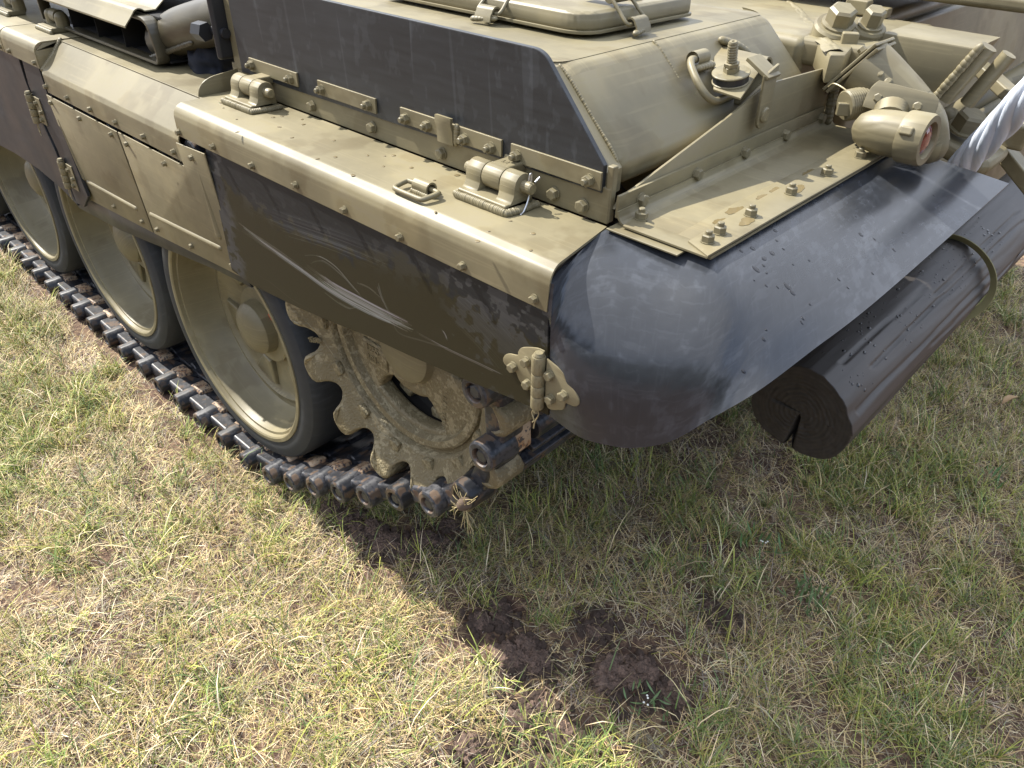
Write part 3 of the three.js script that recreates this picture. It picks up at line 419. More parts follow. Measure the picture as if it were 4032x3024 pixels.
{
  // butterfly hinge joining skirt and mudguard
  const h = grp('skirt_hinge', tank), o = hz(2123, 1500, 0.0155);
  const B = (u, v, z = 0.0175) => { const p = hz(u, v, z); return [p.x, p.y]; };
  const leafL = [[2140, 1385], [2110, 1372], [2055, 1370], [2038, 1385], [2035, 1400], [2005, 1395], [1985, 1400], [1978, 1420], [1990, 1440], [2025, 1460], [2040, 1495], [2060, 1520], [2095, 1540], [2135, 1556]].map((q) => B(...q));
  const leafR = [[2153, 1413], [2190, 1443], [2218, 1470], [2232, 1505], [2255, 1530], [2275, 1560], [2280, 1590], [2262, 1600], [2228, 1588], [2222, 1605], [2205, 1614], [2150, 1592]].map((q) => B(...q));
  const sm = (l) => new THREE.Shape(new THREE.SplineCurve([...l, l[0]].map(([a, b]) => new THREE.Vector2(a, b))).getPoints(70));
  obj('hinge_leaf', join(crease(slab(sm(leafL), 0.003, 0.0008), 0.6).translate(0, 0, 0.0135)), M.paint, h);
  obj('hinge_leaf', join(crease(slab(sm(leafR), 0.003, 0.0008), 0.6).translate(0, 0, 0.0150)), M.paint, h);
  const bx = o.x + 0.002, bz = 0.021;
  [[1400, 1467], [1468, 1515], [1516, 1556], [1557, 1605]].forEach(([v0, v1], k) => { const a = hz(2120, v0, bz).y, b = hz(2120, v1, bz).y; obj('hinge_barrel', at(crease(lathe([[0, b], [0.0098, b], [0.0103, b + 0.001], [0.0103, a - 0.001], [0.0098, a], [0, a]], 22), 0.5), bx + k * 0.0004, 0, bz), M.paint, h); });
  const yt = hz(2120, 1400, bz).y, yb = hz(2120, 1605, bz).y;
  obj('hinge_pin', at(crease(lathe([[0, yb - yt - 0.011], [0.004, yb - yt - 0.011], [0.004, -0.002], [0.0085, -0.002], [0.0085, 0.002], [0.006, 0.006], [0, 0.0075]], 18), 0.6), bx, yt, bz), M.paint, h);
  obj('cotter_pin', join(tube([V(bx - 0.004, yb - 0.006, bz + 0.001), V(bx - 0.006, yb - 0.014, bz + 0.002), V(bx - 0.001, yb - 0.024, bz + 0.003), V(bx - 0.004, yb - 0.03, bz + 0.003)], 0.0011, 20, 6), tube([V(bx + 0.004, yb - 0.003, bz + 0.001), V(bx + 0.006, yb - 0.012, bz + 0.002), V(bx + 0.001, yb - 0.026, bz + 0.003), V(bx - 0.001, yb - 0.04, bz + 0.003)], 0.0011, 20, 6)), M.brass, h);
  for (const q of [[2023, 1443], [2075, 1422], [2081, 1511]]) put('bolt', bolt8, M.paint, h, hz(...q, 0.0168), ZP, rr(0, 1));
  for (const q of [[2168, 1476], [2222, 1555], [2172, 1569]]) put('bolt', bolt8, M.paint, h, hz(...q, 0.0182), ZP, rr(0, 1));
}
{
  // two steel skirt panels, slightly tucked in at the bottom
  const n = V(0, -0.0735, 1).normalize(), P0 = V(0, 0.967, 0.0145), PH = (u, v, k = 0) => hp(u, v, n, P0.clone().addScaledVector(n, k));
  const Yd = V(0, 1, 0.0735).normalize(), loc = (p) => [p.x, p.clone().sub(P0).dot(Yd)];
  const mk = (l) => slab(poly(l.map((q) => loc(PH(...q)))), 0.003, 0.0008);
  const pl = (g) => basis(g, XP, Yd, n, P0);
  const rib = (a, b, r, r2 = r) => { const A = PH(...a), B = PH(...b), d = B.clone().sub(A), L = d.length(); const g = new THREE.CylinderGeometry(r2, r, L, 14, 1, false); const k = join(aim(g, d, A.clone().addScaledVector(d, 0.5)), cap(A, r), cap(B, r2)); return k; };
  const panel = (outline, ribs, bolts) => {
    const o = obj('side_panel', join(crease(pl(mk(outline)), 0.5), ...ribs), M.paint, tank);
    for (const q of bolts) put('bolt', bolt6, M.paint, o, PH(...q, 0.003), n, rr(0, 1));
  };
  panel([[186, 372], [462, 517], [607, 915], [350, 781]], [rib([352, 716], [541, 820], 0.0075), rib([232, 470], [335, 700], 0.004, 0.010)], [[203, 403], [316, 466], [441, 529], [353, 762], [452, 812], [563, 871]]);
  panel([[468, 519], [729, 653], [697, 560], [808, 605], [953, 1088], [613, 918]], [rib([600, 843], [872, 976], 0.0075), rib([782, 665], [868, 925], 0.003, 0.010)], [[502, 566], [651, 643], [757, 620], [622, 903], [757, 967], [918, 1043]]);
  // rubber apron under the panels
  const low = [[300, 790], [318, 818], [480, 905], [700, 995], [860, 1062], [998, 1130], [960, 1060], [640, 890], [340, 740]];
  obj('rubber_apron', boxUV(crease(basis(slab(poly(low.map((q) => loc(PH(...q, -0.006)))), 0.006, 0.001), XP, Yd, n, P0.clone().addScaledVector(n, -0.0075)), 0.5)), M.rubber, tank);
}
// forward fender beside the exhaust
{
  const prof = bend([[-ZO, 0.972], [-ZO, 1.01], ...arc(-ZO + 0.02, 1.017, 0.02, 178, 132, 5), [0.058, 1.092]], -0.003);
  const g = alongX(new THREE.ExtrudeGeometry(prof, { depth: 0.752, bevelEnabled: false })).translate(-1.337, 0, 0);
  const f = obj('exhaust_fender', boxUV(crease(g, 0.5)), M.paint, tank);
  obj('deck_sheet', boxUV(at(rbox(0.76, 0.003, 0.5, 0.001), -0.96, 1.0915, -0.305)), M.paint, tank);
  for (const q of [[183, 341], [267, 385], [357, 430], [457, 482], [567, 537], [687, 598]]) put('bolt', bolt6, M.paint, f, hz(...q, ZO + 0.0005), ZP, rr(0, 1));
  obj('curved_flange', join(crease(basis(slab((() => { const s = new THREE.Shape(); s.moveTo(-0.05, 0); s.quadraticCurveTo(-0.05, 0.035, 0.0, 0.04); s.lineTo(0.05, 0.045); s.lineTo(0.05, 0); return s; })(), 0.003, 0.0006), V(0, 0, -1), YP, XP, V(-0.60, 1.09, -0.105)), 0.6)), M.paint, tank);
  // fender in front of it: raised part with closed end
  const prof2 = bend([[-ZO, 1.031], ...arc(-ZO + 0.026, YT - 0.026, 0.026, 180, 90, 8), [0.30, YT]], -0.004);
  for (const [a, b] of [[-1.60, -1.345], [-3.6, -1.606]]) {
    const ff = obj('front_fender', boxUV(crease(alongX(new THREE.ExtrudeGeometry(prof2, { depth: b - a, bevelEnabled: false })).translate(a, 0, 0), 0.5)), M.paint, tank);
    for (let x = b - 0.02; x > a; x -= 0.19) put('bolt', bolt6, M.paint, ff, V(x, 1.043, ZO), ZP, rr(0, 1));
  }
  obj('end_plate', join(crease(basis(slab(poly([[-ZO + 0.004, 0.985], [-ZO + 0.004, 1.075], [0.012, YT - 0.004], [0.2, YT - 0.004], [0.2, 1.09], [0.058, 1.092]]), 0.004, 0.0006), V(0, 0, -1), YP, XP, V(-1.349, 0, 0)), 0.6), bead([V(-1.342, 1.03, 0.008), V(-1.342, 1.06, -0.025), V(-1.342, 1.093, -0.055)], 0.007, 0.006)), M.paint, tank);
  for (const cx of [-1.47, -1.80]) { const h = grp('fender_hinge', tank); obj('hinge_base', join(at(rbox(0.1, 0.014, 0.05, 0.004), cx, YT + 0.007, -0.09), at(rbox(0.03, 0.05, 0.035, 0.015, 4), cx - 0.035, YT + 0.025, -0.105), at(rbox(0.03, 0.05, 0.035, 0.015, 4), cx + 0.035, YT + 0.025, -0.105)), M.paint, h); obj('hinge_knuckle', aim(new THREE.CylinderGeometry(0.018, 0.018, 0.036, 20), XP, V(cx, YT + 0.035, -0.108)), M.paint, h); obj('weld_bead', bead([V(cx - 0.05, YT + 0.003, -0.064), V(cx + 0.05, YT + 0.003, -0.064)], 0.008, 0.006), M.weld, h); }
  // black skirts ahead of the panels, joined by pin hinges
  const sk = (l) => boxUV(slab(poly(l.map((q) => { const p = hz(...q, 0.0115); return [p.x, p.y]; })), 0.009, 0.001).translate(0, 0, 0.002));
  obj('rubber_skirt', sk([[82, 225], [150, 265], [186, 372], [345, 775], [330, 815], [300, 800], [225, 590], [150, 430], [110, 330]]), M.rubber, tank);
  obj('rubber_skirt', sk([[-900, -250], [70, 225], [100, 320], [140, 425], [215, 590], [290, 780], [306, 810], [240, 742], [150, 665], [60, 605], [-100, 520], [-900, 130]]), M.rubber, tank);
  for (const [u, v] of [[130, 430], [255, 690]]) {
    const h = grp('skirt_hinge', tank), o = hz(u, v, 0.021);
    for (let k = 0; k < 4; k++) obj('hinge_barrel', at(crease(lathe([[0, 0], [0.0095, 0], [0.01, 0.001], [0.01, 0.0185], [0.0095, 0.0195], [0, 0.0195]], 16), 0.5), o.x + 0.002 * (k - 1.5), o.y - 0.04 + 0.021 * k, o.z), M.paint, h);
    obj('hinge_pin', at(crease(lathe([[0, 0], [0.0085, 0], [0.0085, 0.003], [0.006, 0.007], [0, 0.0085]], 14), 0.6), o.x + 0.003, o.y + 0.044, o.z), M.paint, h);
    obj('hinge_leaf', join(at(rbox(0.05, 0.075, 0.003, 0.001), o.x + 0.03, o.y, 0.0125), at(rbox(0.03, 0.04, 0.003, 0.001), o.x - 0.02, o.y + 0.005, 0.0125)), M.paint, h);
    for (const [dx, dy] of [[0.028, 0.022], [0.048, 0.0], [0.034, -0.024], [-0.026, 0.012]]) put('bolt', bolt6, M.paint, h, V(o.x + dx, o.y + dy, 0.014), ZP, rr(0, 1));
    obj('cotter_pin', join(tube([V(o.x - 0.004, o.y - 0.042, o.z), V(o.x - 0.006, o.y - 0.055, o.z + 0.002), V(o.x + 0.003, o.y - 0.075, o.z + 0.002)], 0.0012, 12, 6), tube([V(o.x + 0.004, o.y - 0.042, o.z), V(o.x + 0.005, o.y - 0.055, o.z + 0.002), V(o.x, o.y - 0.068, o.z + 0.002)], 0.0012, 12, 6)), M.brass, h);
  }
}
// exhaust outlet
{
  const ex = grp('exhaust_outlet', tank), z0 = -0.10;
  const lip = [[199, 90], [400, 172], [619, 258]].map((q) => hz(...q, z0)), xa = lip[0].x - 0.06, xb = lip[2].x + 0.012, ya = lip[2].y, yh = ya + 0.10;
  const prof = new THREE.Shape(); const R = 0.042; prof.moveTo(xa, ya); prof.lineTo(xb - R * 0.5, ya); prof.quadraticCurveTo(xb, ya, xb, ya + R * 0.6); prof.lineTo(xb - 0.008, yh - R); prof.quadraticCurveTo(xb - 0.012, yh, xb - R - 0.012, yh); prof.lineTo(xa, yh); prof.closePath();
  const hole = new THREE.Path(), k = 0.008; hole.moveTo(xa + k, ya + k); hole.lineTo(xa + k, yh - k); hole.lineTo(xb - R - 0.012, yh - k); hole.quadraticCurveTo(xb - 0.012 - k, yh - k, xb - 0.008 - k, yh - R); hole.lineTo(xb - k, ya + R * 0.6); hole.quadraticCurveTo(xb - k, ya + k, xb - R * 0.5, ya + k); hole.closePath(); prof.holes.push(hole);
  obj('outlet_frame', boxUV(crease(slab(prof, 0.03, 0.002).translate(0, 0, z0 - 0.03), 0.6)), M.sooty, ex);
  obj('outlet_duct', boxUV(join(at(rbox(xb - xa - 0.004, 0.006, 0.42, 0.001), (xa + xb) / 2, ya + 0.003, z0 - 0.24), at(rbox(xb - xa - 0.004, 0.006, 0.42, 0.001), (xa + xb) / 2, yh - 0.003, z0 - 0.24), at(rbox(0.006, 0.10, 0.42, 0.001), xb - 0.012, (ya + yh) / 2, z0 - 0.24), at(rbox(xb - xa, 0.10, 0.006, 0.001), (xa + xb) / 2, (ya + yh) / 2, z0 - 0.44))), M.sootShade, ex);
  for (const u of [[292, 95], [395, 137], [506, 188]]) { const p = hz(...u, z0 - 0.02); obj('vane', at(rbox(0.0025, 0.094, 0.16, 0.0008), p.x, (ya + yh) / 2, z0 - 0.095), M.sootShade, ex); }
  // rain hood
  const hd = [hz(145, 14, z0 + 0.03), hz(493, 111, z0 + 0.03)], y = hd[1].y;
  const hp2 = bend([[-z0 - 0.03, y], [-z0 - 0.03, y + 0.004], [-z0 - 0.012, y + 0.022], ...arc(-z0 + 0.01, y + 0.020, 0.018, 150, 40, 6), [-z0 + 0.05, y + 0.032], [-z0 + 0.08, y + 0.055], [-z0 + 0.2, y + 0.075]], -0.0025);
  obj('rain_hood', boxUV(crease(alongX(new THREE.ExtrudeGeometry(hp2, { depth: hd[1].x - hd[0].x + 1.0, bevelEnabled: false })).translate(hd[0].x - 1.0, 0, 0), 0.5)), M.paint, ex);
  // collector pipe bolted behind it
  const a = hz(640, 170, z0 - 0.06), b = hz(800, 95, z0 - 0.08), c = hz(930, 60, z0 - 0.1);
  obj('exhaust_pipe', join(tube([a.clone().add(V(-0.02, 0.0, -0.02)), a.clone().lerp(b, 0.5).add(V(0, 0.006, 0)), b, c], 0.05, 20, 24), bead([a.clone().add(V(0, -0.03, 0.044)), b.clone().add(V(0, -0.035, 0.04))], 0.007, 0.01)), M.sooty, ex);
  const fl = hz(822, 95, z0 - 0.03); obj('pipe_flange', join(at(rbox(0.016, 0.14, 0.10, 0.01, 3), fl.x + 0.012, fl.y, fl.z - 0.05)), M.black, ex);
  put('bolt', hexG(0.034, 0.036), M.black, ex, hz(812, 126, z0 - 0.03), V(-1, 0, 0.15)); obj('stud', aim(new THREE.CylinderGeometry(0.010, 0.010, 0.05, 14), XP, hz(868, 125, z0 - 0.05)), M.black, ex);
  obj('bulkhead', join(at(rbox(0.03, 0.30, 0.3, 0.006), -0.545, 1.19, -0.34), at(rbox(1.6, 0.34, 0.02, 0.006), -1.3, 1.2, -0.56)), M.paintIn, ex);
  obj('copper_wire', tube([hz(858, 0, z0 - 0.1), hz(878, 60, z0 - 0.1), hz(888, 105, z0 - 0.1)], 0.003, 20, 6), mat({ color: C(0.55, 0.22, 0.09), roughness: 0.4, metalness: 0.8 }), ex);
}
// ---------- running gear ----------
const WY = 0.447, WZ = -0.05;
{
  const wheel = grp('road_wheel', tank);
  const ly = (l, seg = 72) => basis(lathe(l, seg), XP, ZP.clone().negate(), YP).applyMatrix4(new THREE.Matrix4().makeScale(1, 1, -1));
  const spin = (l, seg = 80) => { const g = lathe(l, seg); g.rotateX(Math.PI / 2); return g; };   // lathe y -> +z (outward)
  obj('tyre', boxUV(crease(spin([[0.312, 0.0], [0.330, 0.003], [0.350, 0.001], [0.362, -0.006], [0.369, -0.018], [0.371, -0.04], [0.371, -0.15], [0.368, -0.172], [0.34, -0.185], [0.30, -0.185]].reverse(), 96), 0.5)), M.tyre, wheel);
  obj('rim', boxUV(crease(spin([[0.3135, -0.002], [0.3125, 0.0035], [0.302, 0.004], [0.298, 0.001], [0.296, -0.010], [0.289, -0.011], [0.287, -0.018], [0.284, -0.032], [0.272, -0.092], [0.262, -0.106], [0.250, -0.108], [0.240, -0.100], [0.232, -0.098], [0.225, -0.106], [0.215, -0.112], [0.14, -0.119], [0.115, -0.117], [0.113, -0.110], [0.060, -0.108], [0, -0.108]].reverse(), 96), 0.45)), M.paintIn, wheel);
  for (let k = 0; k < 6; k++) {
    const a = k * Math.PI / 3 - 1.83, s = poly([[0.130, -0.020], [0.202, -0.052], [0.210, -0.03], [0.210, 0.03], [0.202, 0.052], [0.130, 0.020]]);
    obj('pressed_pad', boxUV(crease(new THREE.ExtrudeGeometry(s, { depth: 0.006, bevelEnabled: true, bevelThickness: 0.010, bevelSize: 0.010, bevelOffset: -0.010, bevelSegments: 4 }), 0.7).translate(0, 0, -0.116).rotateZ(a)), M.padPaint, wheel);
    put('bolt', bolt10, M.paintIn, wheel, V(0.096 * Math.cos(a + 0.5), 0.096 * Math.sin(a + 0.5), -0.106), ZP, k);
  }
  obj('hub_cap', boxUV(crease(spin([[0.112, -0.112], [0.112, -0.098], [0.108, -0.095], [0.078, -0.094], [0.077, -0.083], [0.074, -0.066], [0.062, -0.052], [0.04, -0.043], [0, -0.040]].reverse(), 48), 0.5)), M.paintIn, wheel);
  obj('paint_mark', join(at(rbox(0.012, 0.02, 0.003, 0.001), -0.034, -0.072, -0.0925), at(rbox(0.012, 0.02, 0.003, 0.001).rotateZ(0.6), 0.06, 0.052, -0.0925)), M.orange, wheel);
  obj('back_disc', boxUV(spin([[0.30, -0.19], [0.1, -0.2], [0, -0.2]], 48)), M.paintIn, wheel);
  wheel.position.set(-0.70, WY, WZ);
  [-1.482, -2.275, -3.07].forEach((x, i) => { const w = wheel.clone(); w.position.x = x; w.rotation.z = 0.7 * (i + 1); tank.add(w); });
}
// drive sprocket
const SY = 0.7192, PA = 5.2337, ST = Math.PI / 7, RP = 0.137 / 2 / Math.sin(Math.PI / 14);
{
  const sp = grp('drive_sprocket', tank), half = ST / 2, R0 = 0.034, pts = [];
  for (let k = 0; k < 14; k++) {
    const a = PA + k * ST, c = [RP * Math.cos(a), RP * Math.sin(a)];
    for (let i = 0; i <= 12; i++) { const t = a + Math.PI + lerp(1.42, -1.42, i / 12); pts.push([c[0] + R0 * Math.cos(t), c[1] + R0 * Math.sin(t)]); }
    const b = a + half; for (const [da, r] of [[-0.105, 0.318], [-0.082, 0.332], [-0.046, 0.343], [0, 0.347], [0.046, 0.343], [0.082, 0.332], [0.105, 0.318]]) pts.push([r * Math.cos(b + da), r * Math.sin(b + da)]);
  }
  const g2 = poly(pts); const hole = new THREE.Path(); hole.absarc(0, 0, 0.236, 0, 2 * Math.PI, true); g2.holes.push(hole);
  const ring = soften(new THREE.ExtrudeGeometry(g2, { depth: 0.052, bevelEnabled: true, bevelThickness: 0.009, bevelSize: 0.008, bevelOffset: -0.008, bevelSegments: 4, curveSegments: 70 }).translate(0, 0, -0.130), 0.0014, 40, 3);
  { const p = ring.attributes.position; for (let i = 0; i < p.count; i++) { const x = p.getX(i), y = p.getY(i), r = Math.hypot(x, y); p.setZ(i, p.getZ(i) + 0.042 * sst(0.24, 0.315, r) - 0.004 * sst(0.325, 0.35, r)); } ring.computeVertexNormals(); }
  obj('tooth_ring', boxUV(crease(ring, 0.75)), M.cast, sp);
  const spin = (l, seg = 72) => { const g = lathe(l, seg); g.rotateX(Math.PI / 2); return g; };
  obj('ring_flange', boxUV(crease(spin([[0.262, -0.085], [0.262, -0.070], [0.256, -0.067], [0.246, -0.068], [0.243, -0.072], [0.241, -0.086], [0.226, -0.088], [0.224, -0.080], [0.219, -0.077], [0.205, -0.079], [0.198, -0.10]].reverse()), 0.4)), M.cast, sp);
  const padG = boxUV(crease(slab((() => { const s = new THREE.Shape(); s.moveTo(-0.011, -0.014); s.quadraticCurveTo(0, -0.017, 0.011, -0.014); s.quadraticCurveTo(0.0145, 0, 0.011, 0.014); s.quadraticCurveTo(0, 0.017, -0.011, 0.014); s.quadraticCurveTo(-0.0145, 0, -0.011, -0.014); return s; })(), 0.014, 0.002), 0.6));
  for (let k = 0; k < 14; k++) { const a = -2.56 + k * ST, o = obj('ring_bolt', padG, M.cast, sp); o.position.set(0.252 * Math.cos(a), 0.252 * Math.sin(a), -0.070); o.rotation.z = a; }
  // dished disc with kidney openings
  const disc = new THREE.Shape(); disc.absarc(0, 0, 0.212, 0, 2 * Math.PI, false); const HA = [-1.59, -1.59 + 2.15, -1.59 + 4.2];
  for (const a of HA) { const w = 0.60, h = new THREE.Path(); h.absarc(0, 0, 0.190, a + w, a - w, true); h.quadraticCurveTo(0.15 * Math.cos(a - w - 0.06), 0.15 * Math.sin(a - w - 0.06), 0.122 * Math.cos(a - w + 0.04), 0.122 * Math.sin(a - w + 0.04)); h.absarc(0, 0, 0.112, a - w + 0.1, a + w - 0.1, false); h.quadraticCurveTo(0.15 * Math.cos(a + w + 0.06), 0.15 * Math.sin(a + w + 0.06), 0.190 * Math.cos(a + w), 0.190 * Math.sin(a + w)); disc.holes.push(h); }
  obj('disc', boxUV(crease(soften(new THREE.ExtrudeGeometry(disc, { depth: 0.022, bevelEnabled: true, bevelThickness: 0.008, bevelSize: 0.008, bevelOffset: -0.006, bevelSegments: 3, curveSegments: 56 }).translate(0, 0, -0.126), 0.0008, 50, 5), 0.7)), M.cast, sp);
  const lugG = boxUV(rbox(0.026, 0.042, 0.045, 0.007, 3));
  for (const h of HA) for (const da of [-0.42, 0.16]) { const a = h + da, o = obj('inner_lug', lugG, M.cast, sp); o.position.set(0.186 * Math.cos(a), 0.186 * Math.sin(a), -0.165); o.rotation.z = a; }
  const hub = obj('hub_cover', boxUV(crease(spin([[0.114, -0.135], [0.114, -0.112], [0.110, -0.108], [0.086, -0.106], [0.081, -0.098], [0.074, -0.082], [0.062, -0.075], [0.03, -0.071], [0, -0.071]].reverse(), 56), 0.5)), M.paintIn, sp);
  for (let k = 0; k < 7; k++) { const a = -2.0 + k * 2 * Math.PI / 7; put('bolt', boltG(0.017, 0.009), M.paintIn, hub, V(0.099 * Math.cos(a), 0.099 * Math.sin(a), -0.107), ZP, k); }
  // raised casting marks
  const TA = (() => { const p = hz(1470, 1400, -0.088); return [p.x, p.y - SY]; })(), ta = Math.atan2(TA[1], TA[0]) - Math.PI;
  const pad = obj('marking_pad', boxUV(crease(at(rbox(0.080, 0.060, 0.012, 0.005, 3), TA[0], TA[1], -0.097), 0.7)), M.cast, sp);
  for (const [t, y] of [['1755', 0.006], ['A01-', -0.020]]) obj('casting_mark', boxUV(TX(t, 0.015, 0.003).translate(TA[0] - 0.028, TA[1] + y, -0.092)), M.cast, pad);
  const TB = hz(1740, 1560, -0.092); obj('casting_mark', boxUV(TX('L I T - 1 G U', 0.0105, 0.004).rotateZ(-Math.PI / 2 - 0.10).translate(TB.x, TB.y - SY, -0.0985)), M.cast, sp);
  const TC = hz(1232, 1362, -0.045); obj('casting_mark', boxUV(TX('15.640', 0.012, 0.006).rotateZ(0.35).translate(TC.x - 0.02, TC.y - SY, -0.054)), M.cast, sp);
  obj('inner_ring', boxUV(crease(new THREE.ExtrudeGeometry(g2, { depth: 0.035, bevelEnabled: false, curveSegments: 32 }).translate(0, 0, -0.46), 0.5)), M.cast, sp);
  obj('shade_shell', boxUV(crease(spin([[0.0, -0.21], [0.16, -0.21], [0.205, -0.165], [0.21, -0.13]], 40), 0.5)), M.sootShade, sp);  // black shell added behind the openings, shade put into its colour
  obj('sprocket_drum', boxUV(crease(spin([[0.0, -0.22], [0.10, -0.22], [0.10, -0.44], [0.21, -0.44], [0.21, -0.5], [0, -0.5]], 40), 0.5)), M.black, sp);
  sp.position.set(0, SY, 0);
}
// track
{
  const link = grp('track_link', tank), p = 0.137;
  const eye = (x, z0, z1, r) => aim(crease(lathe([[0, 0], [r * 0.9, 0], [r, 0.003], [r, z0 - z1 - 0.003], [r * 0.9, z0 - z1], [0, z0 - z1]], 18), 0.5), V(0, 0, -1), V(x, 0, z0));
  // body: plate, eyes, ribs on the ground side, guide horn
  const plate = rbox(p - 0.012, 0.026, 0.43, 0.006); 
  const bodyG = [at(plate, p / 2, 0.004, -0.335), eye(0, -0.20, -0.36, 0.029), eye(0, -0.43, -0.52, 0.029), eye(p, -0.125, -0.195, 0.029), eye(p, -0.365, -0.425, 0.029),
    at(rbox(0.014, 0.026, 0.42, 0.005), 0.045, -0.022, -0.33), at(rbox(0.014, 0.026, 0.42, 0.005), 0.098, -0.022, -0.33), at(rbox(0.05, 0.075, 0.03, 0.01, 3), p / 2, 0.045, -0.30), at(rbox(0.05, 0.03, 0.09, 0.008, 3), 0.025, 0.0, -0.09)];
  obj('link_body', join(bodyG), M.track, link);
  // outer boss with recessed pin end
  obj('pin_boss', boxUV(crease(aim(lathe([[0.0165, 0.012], [0.0172, 0.003], [0.019, 0.0006], [0.0265, 0.0012], [0.0298, 0.004], [0.0308, 0.010], [0.0310, 0.036], [0.0325, 0.044], [0.0330, 0.066], [0.028, 0.070], [0, 0.070]], 26), V(0, 0, -1), V(0, 0, 0.004)), 0.6)), M.track, link);
  obj('pin_nut', boxUV(join(aim(hexG(0.0235, 0.011), ZP, V(0, 0, -0.011)), aim(crease(lathe([[0, 0], [0.0175, 0], [0.0175, 0.002], [0, 0.002]], 18), 0.5), ZP, V(0, 0, -0.0115)))), M.nut, link);
  // worn lug of the next eye, rubbed to bare rust
  obj('worn_lug', boxUV(crease(soften(rbox(0.066, 0.052, 0.05, 0.009, 4), 0.001, 40, 8), 0.8)).translate(0.006, 0.004, -0.086), M.rust, link);
  obj('link_web', boxUV(join(at(rbox(0.075, 0.036, 0.04, 0.01, 3).rotateY(0.35), 0.062, -0.002, -0.088), at(rbox(0.105, 0.044, 0.062, 0.011, 3), 0.068, -0.003, -0.058))), M.track, link);
  const tv = [M.track, ...[[0.75, 5.3], [1.25, 4.2], [1.0, 6.1]].map(([k, s]) => { const m = M.track.clone(); m.map = trackMap.clone(); m.map.repeat.set(s, s); m.map.offset.set(k * 0.37, k * 0.61); m.map.needsUpdate = true; m.color = C(k, k, k * 0.99); return m; })], rv = [M.rust, ...[[0.8, 7], [1.12, 5]].map(([k, s]) => { const m = M.rust.clone(); m.map = rustMap.clone(); m.map.repeat.set(s, s); m.map.offset.set(k * 0.5, k * 0.3); m.map.needsUpdate = true; m.color = C(k, k, k); return m; })];
  // pin line: along the ground, up to the sprocket, round it, then forward under the fender
  const pins = []; for (let k = 23; k >= 0; k--) pins.push([-0.690 - p * k, 0.040 - 0.002 * (k % 3 === 1)]);
  pins.push([-0.557, 0.0685], [-0.432, 0.1255], [-0.310, 0.189], [-0.190, 0.254], [-0.072, 0.322], [0.040, 0.390]);
  for (let k = 0; k <= 6; k++) pins.push([RP * Math.cos(PA + k * ST), SY + RP * Math.sin(PA + k * ST)]);
  let [ux, uy] = pins[pins.length - 1]; for (let k = 0; k < 13; k++) { ux -= 0.1365; uy -= 0.0095 - 0.0004 * k; pins.push([ux, uy]); }
  for (let k = 0; k < pins.length - 1; k++) {
    const o = k ? link.clone() : link; if (k) tank.add(o); const [x, y] = pins[k], [x2, y2] = pins[k + 1];
    o.children.forEach((c) => { if (c.name === 'pin_boss' || c.name === 'link_web') c.material = tv[Math.floor(rnd() * 4)]; if (c.name === 'worn_lug') c.material = rv[Math.floor(rnd() * 3)]; });
    o.position.set(x, y, rr(-0.003, 0.003)); o.rotation.z = Math.atan2(y2 - y, x2 - x); o.rotation.y = 0;
  }
  // mud and straw caught in a tooth
  const c = hz(1830, 1985, 0.02), gs = [soften(new THREE.IcosahedronGeometry(0.014, 3), 0.006, 60, 2).translate(c.x, c.y, c.z)];
  obj('mud_lump', boxUV(join(gs)), mat({ color: C(0.10, 0.07, 0.05), roughness: 0.95 }), tank);
  const stalks = []; for (let k = 0; k < 22; k++) { const a = rr(0, 6.28), u = k % 2 ? 1 : -1, e = c.clone().add(V(rr(-0.03, 0.035), u * rr(0.01, 0.05) - 0.005, rr(-0.005, 0.02))); stalks.push(tube([c.clone(), c.clone().lerp(e, 0.5).add(V(rr(-0.008, 0.008), 0.002, rr(0, 0.006))), e], 0.0006, 8, 4)); }
  const s = obj('straw', join(stalks), mat({ color: C(0.42, 0.34, 0.17), roughness: 0.8 }), tank); s.userData.kind = 'stuff';
}
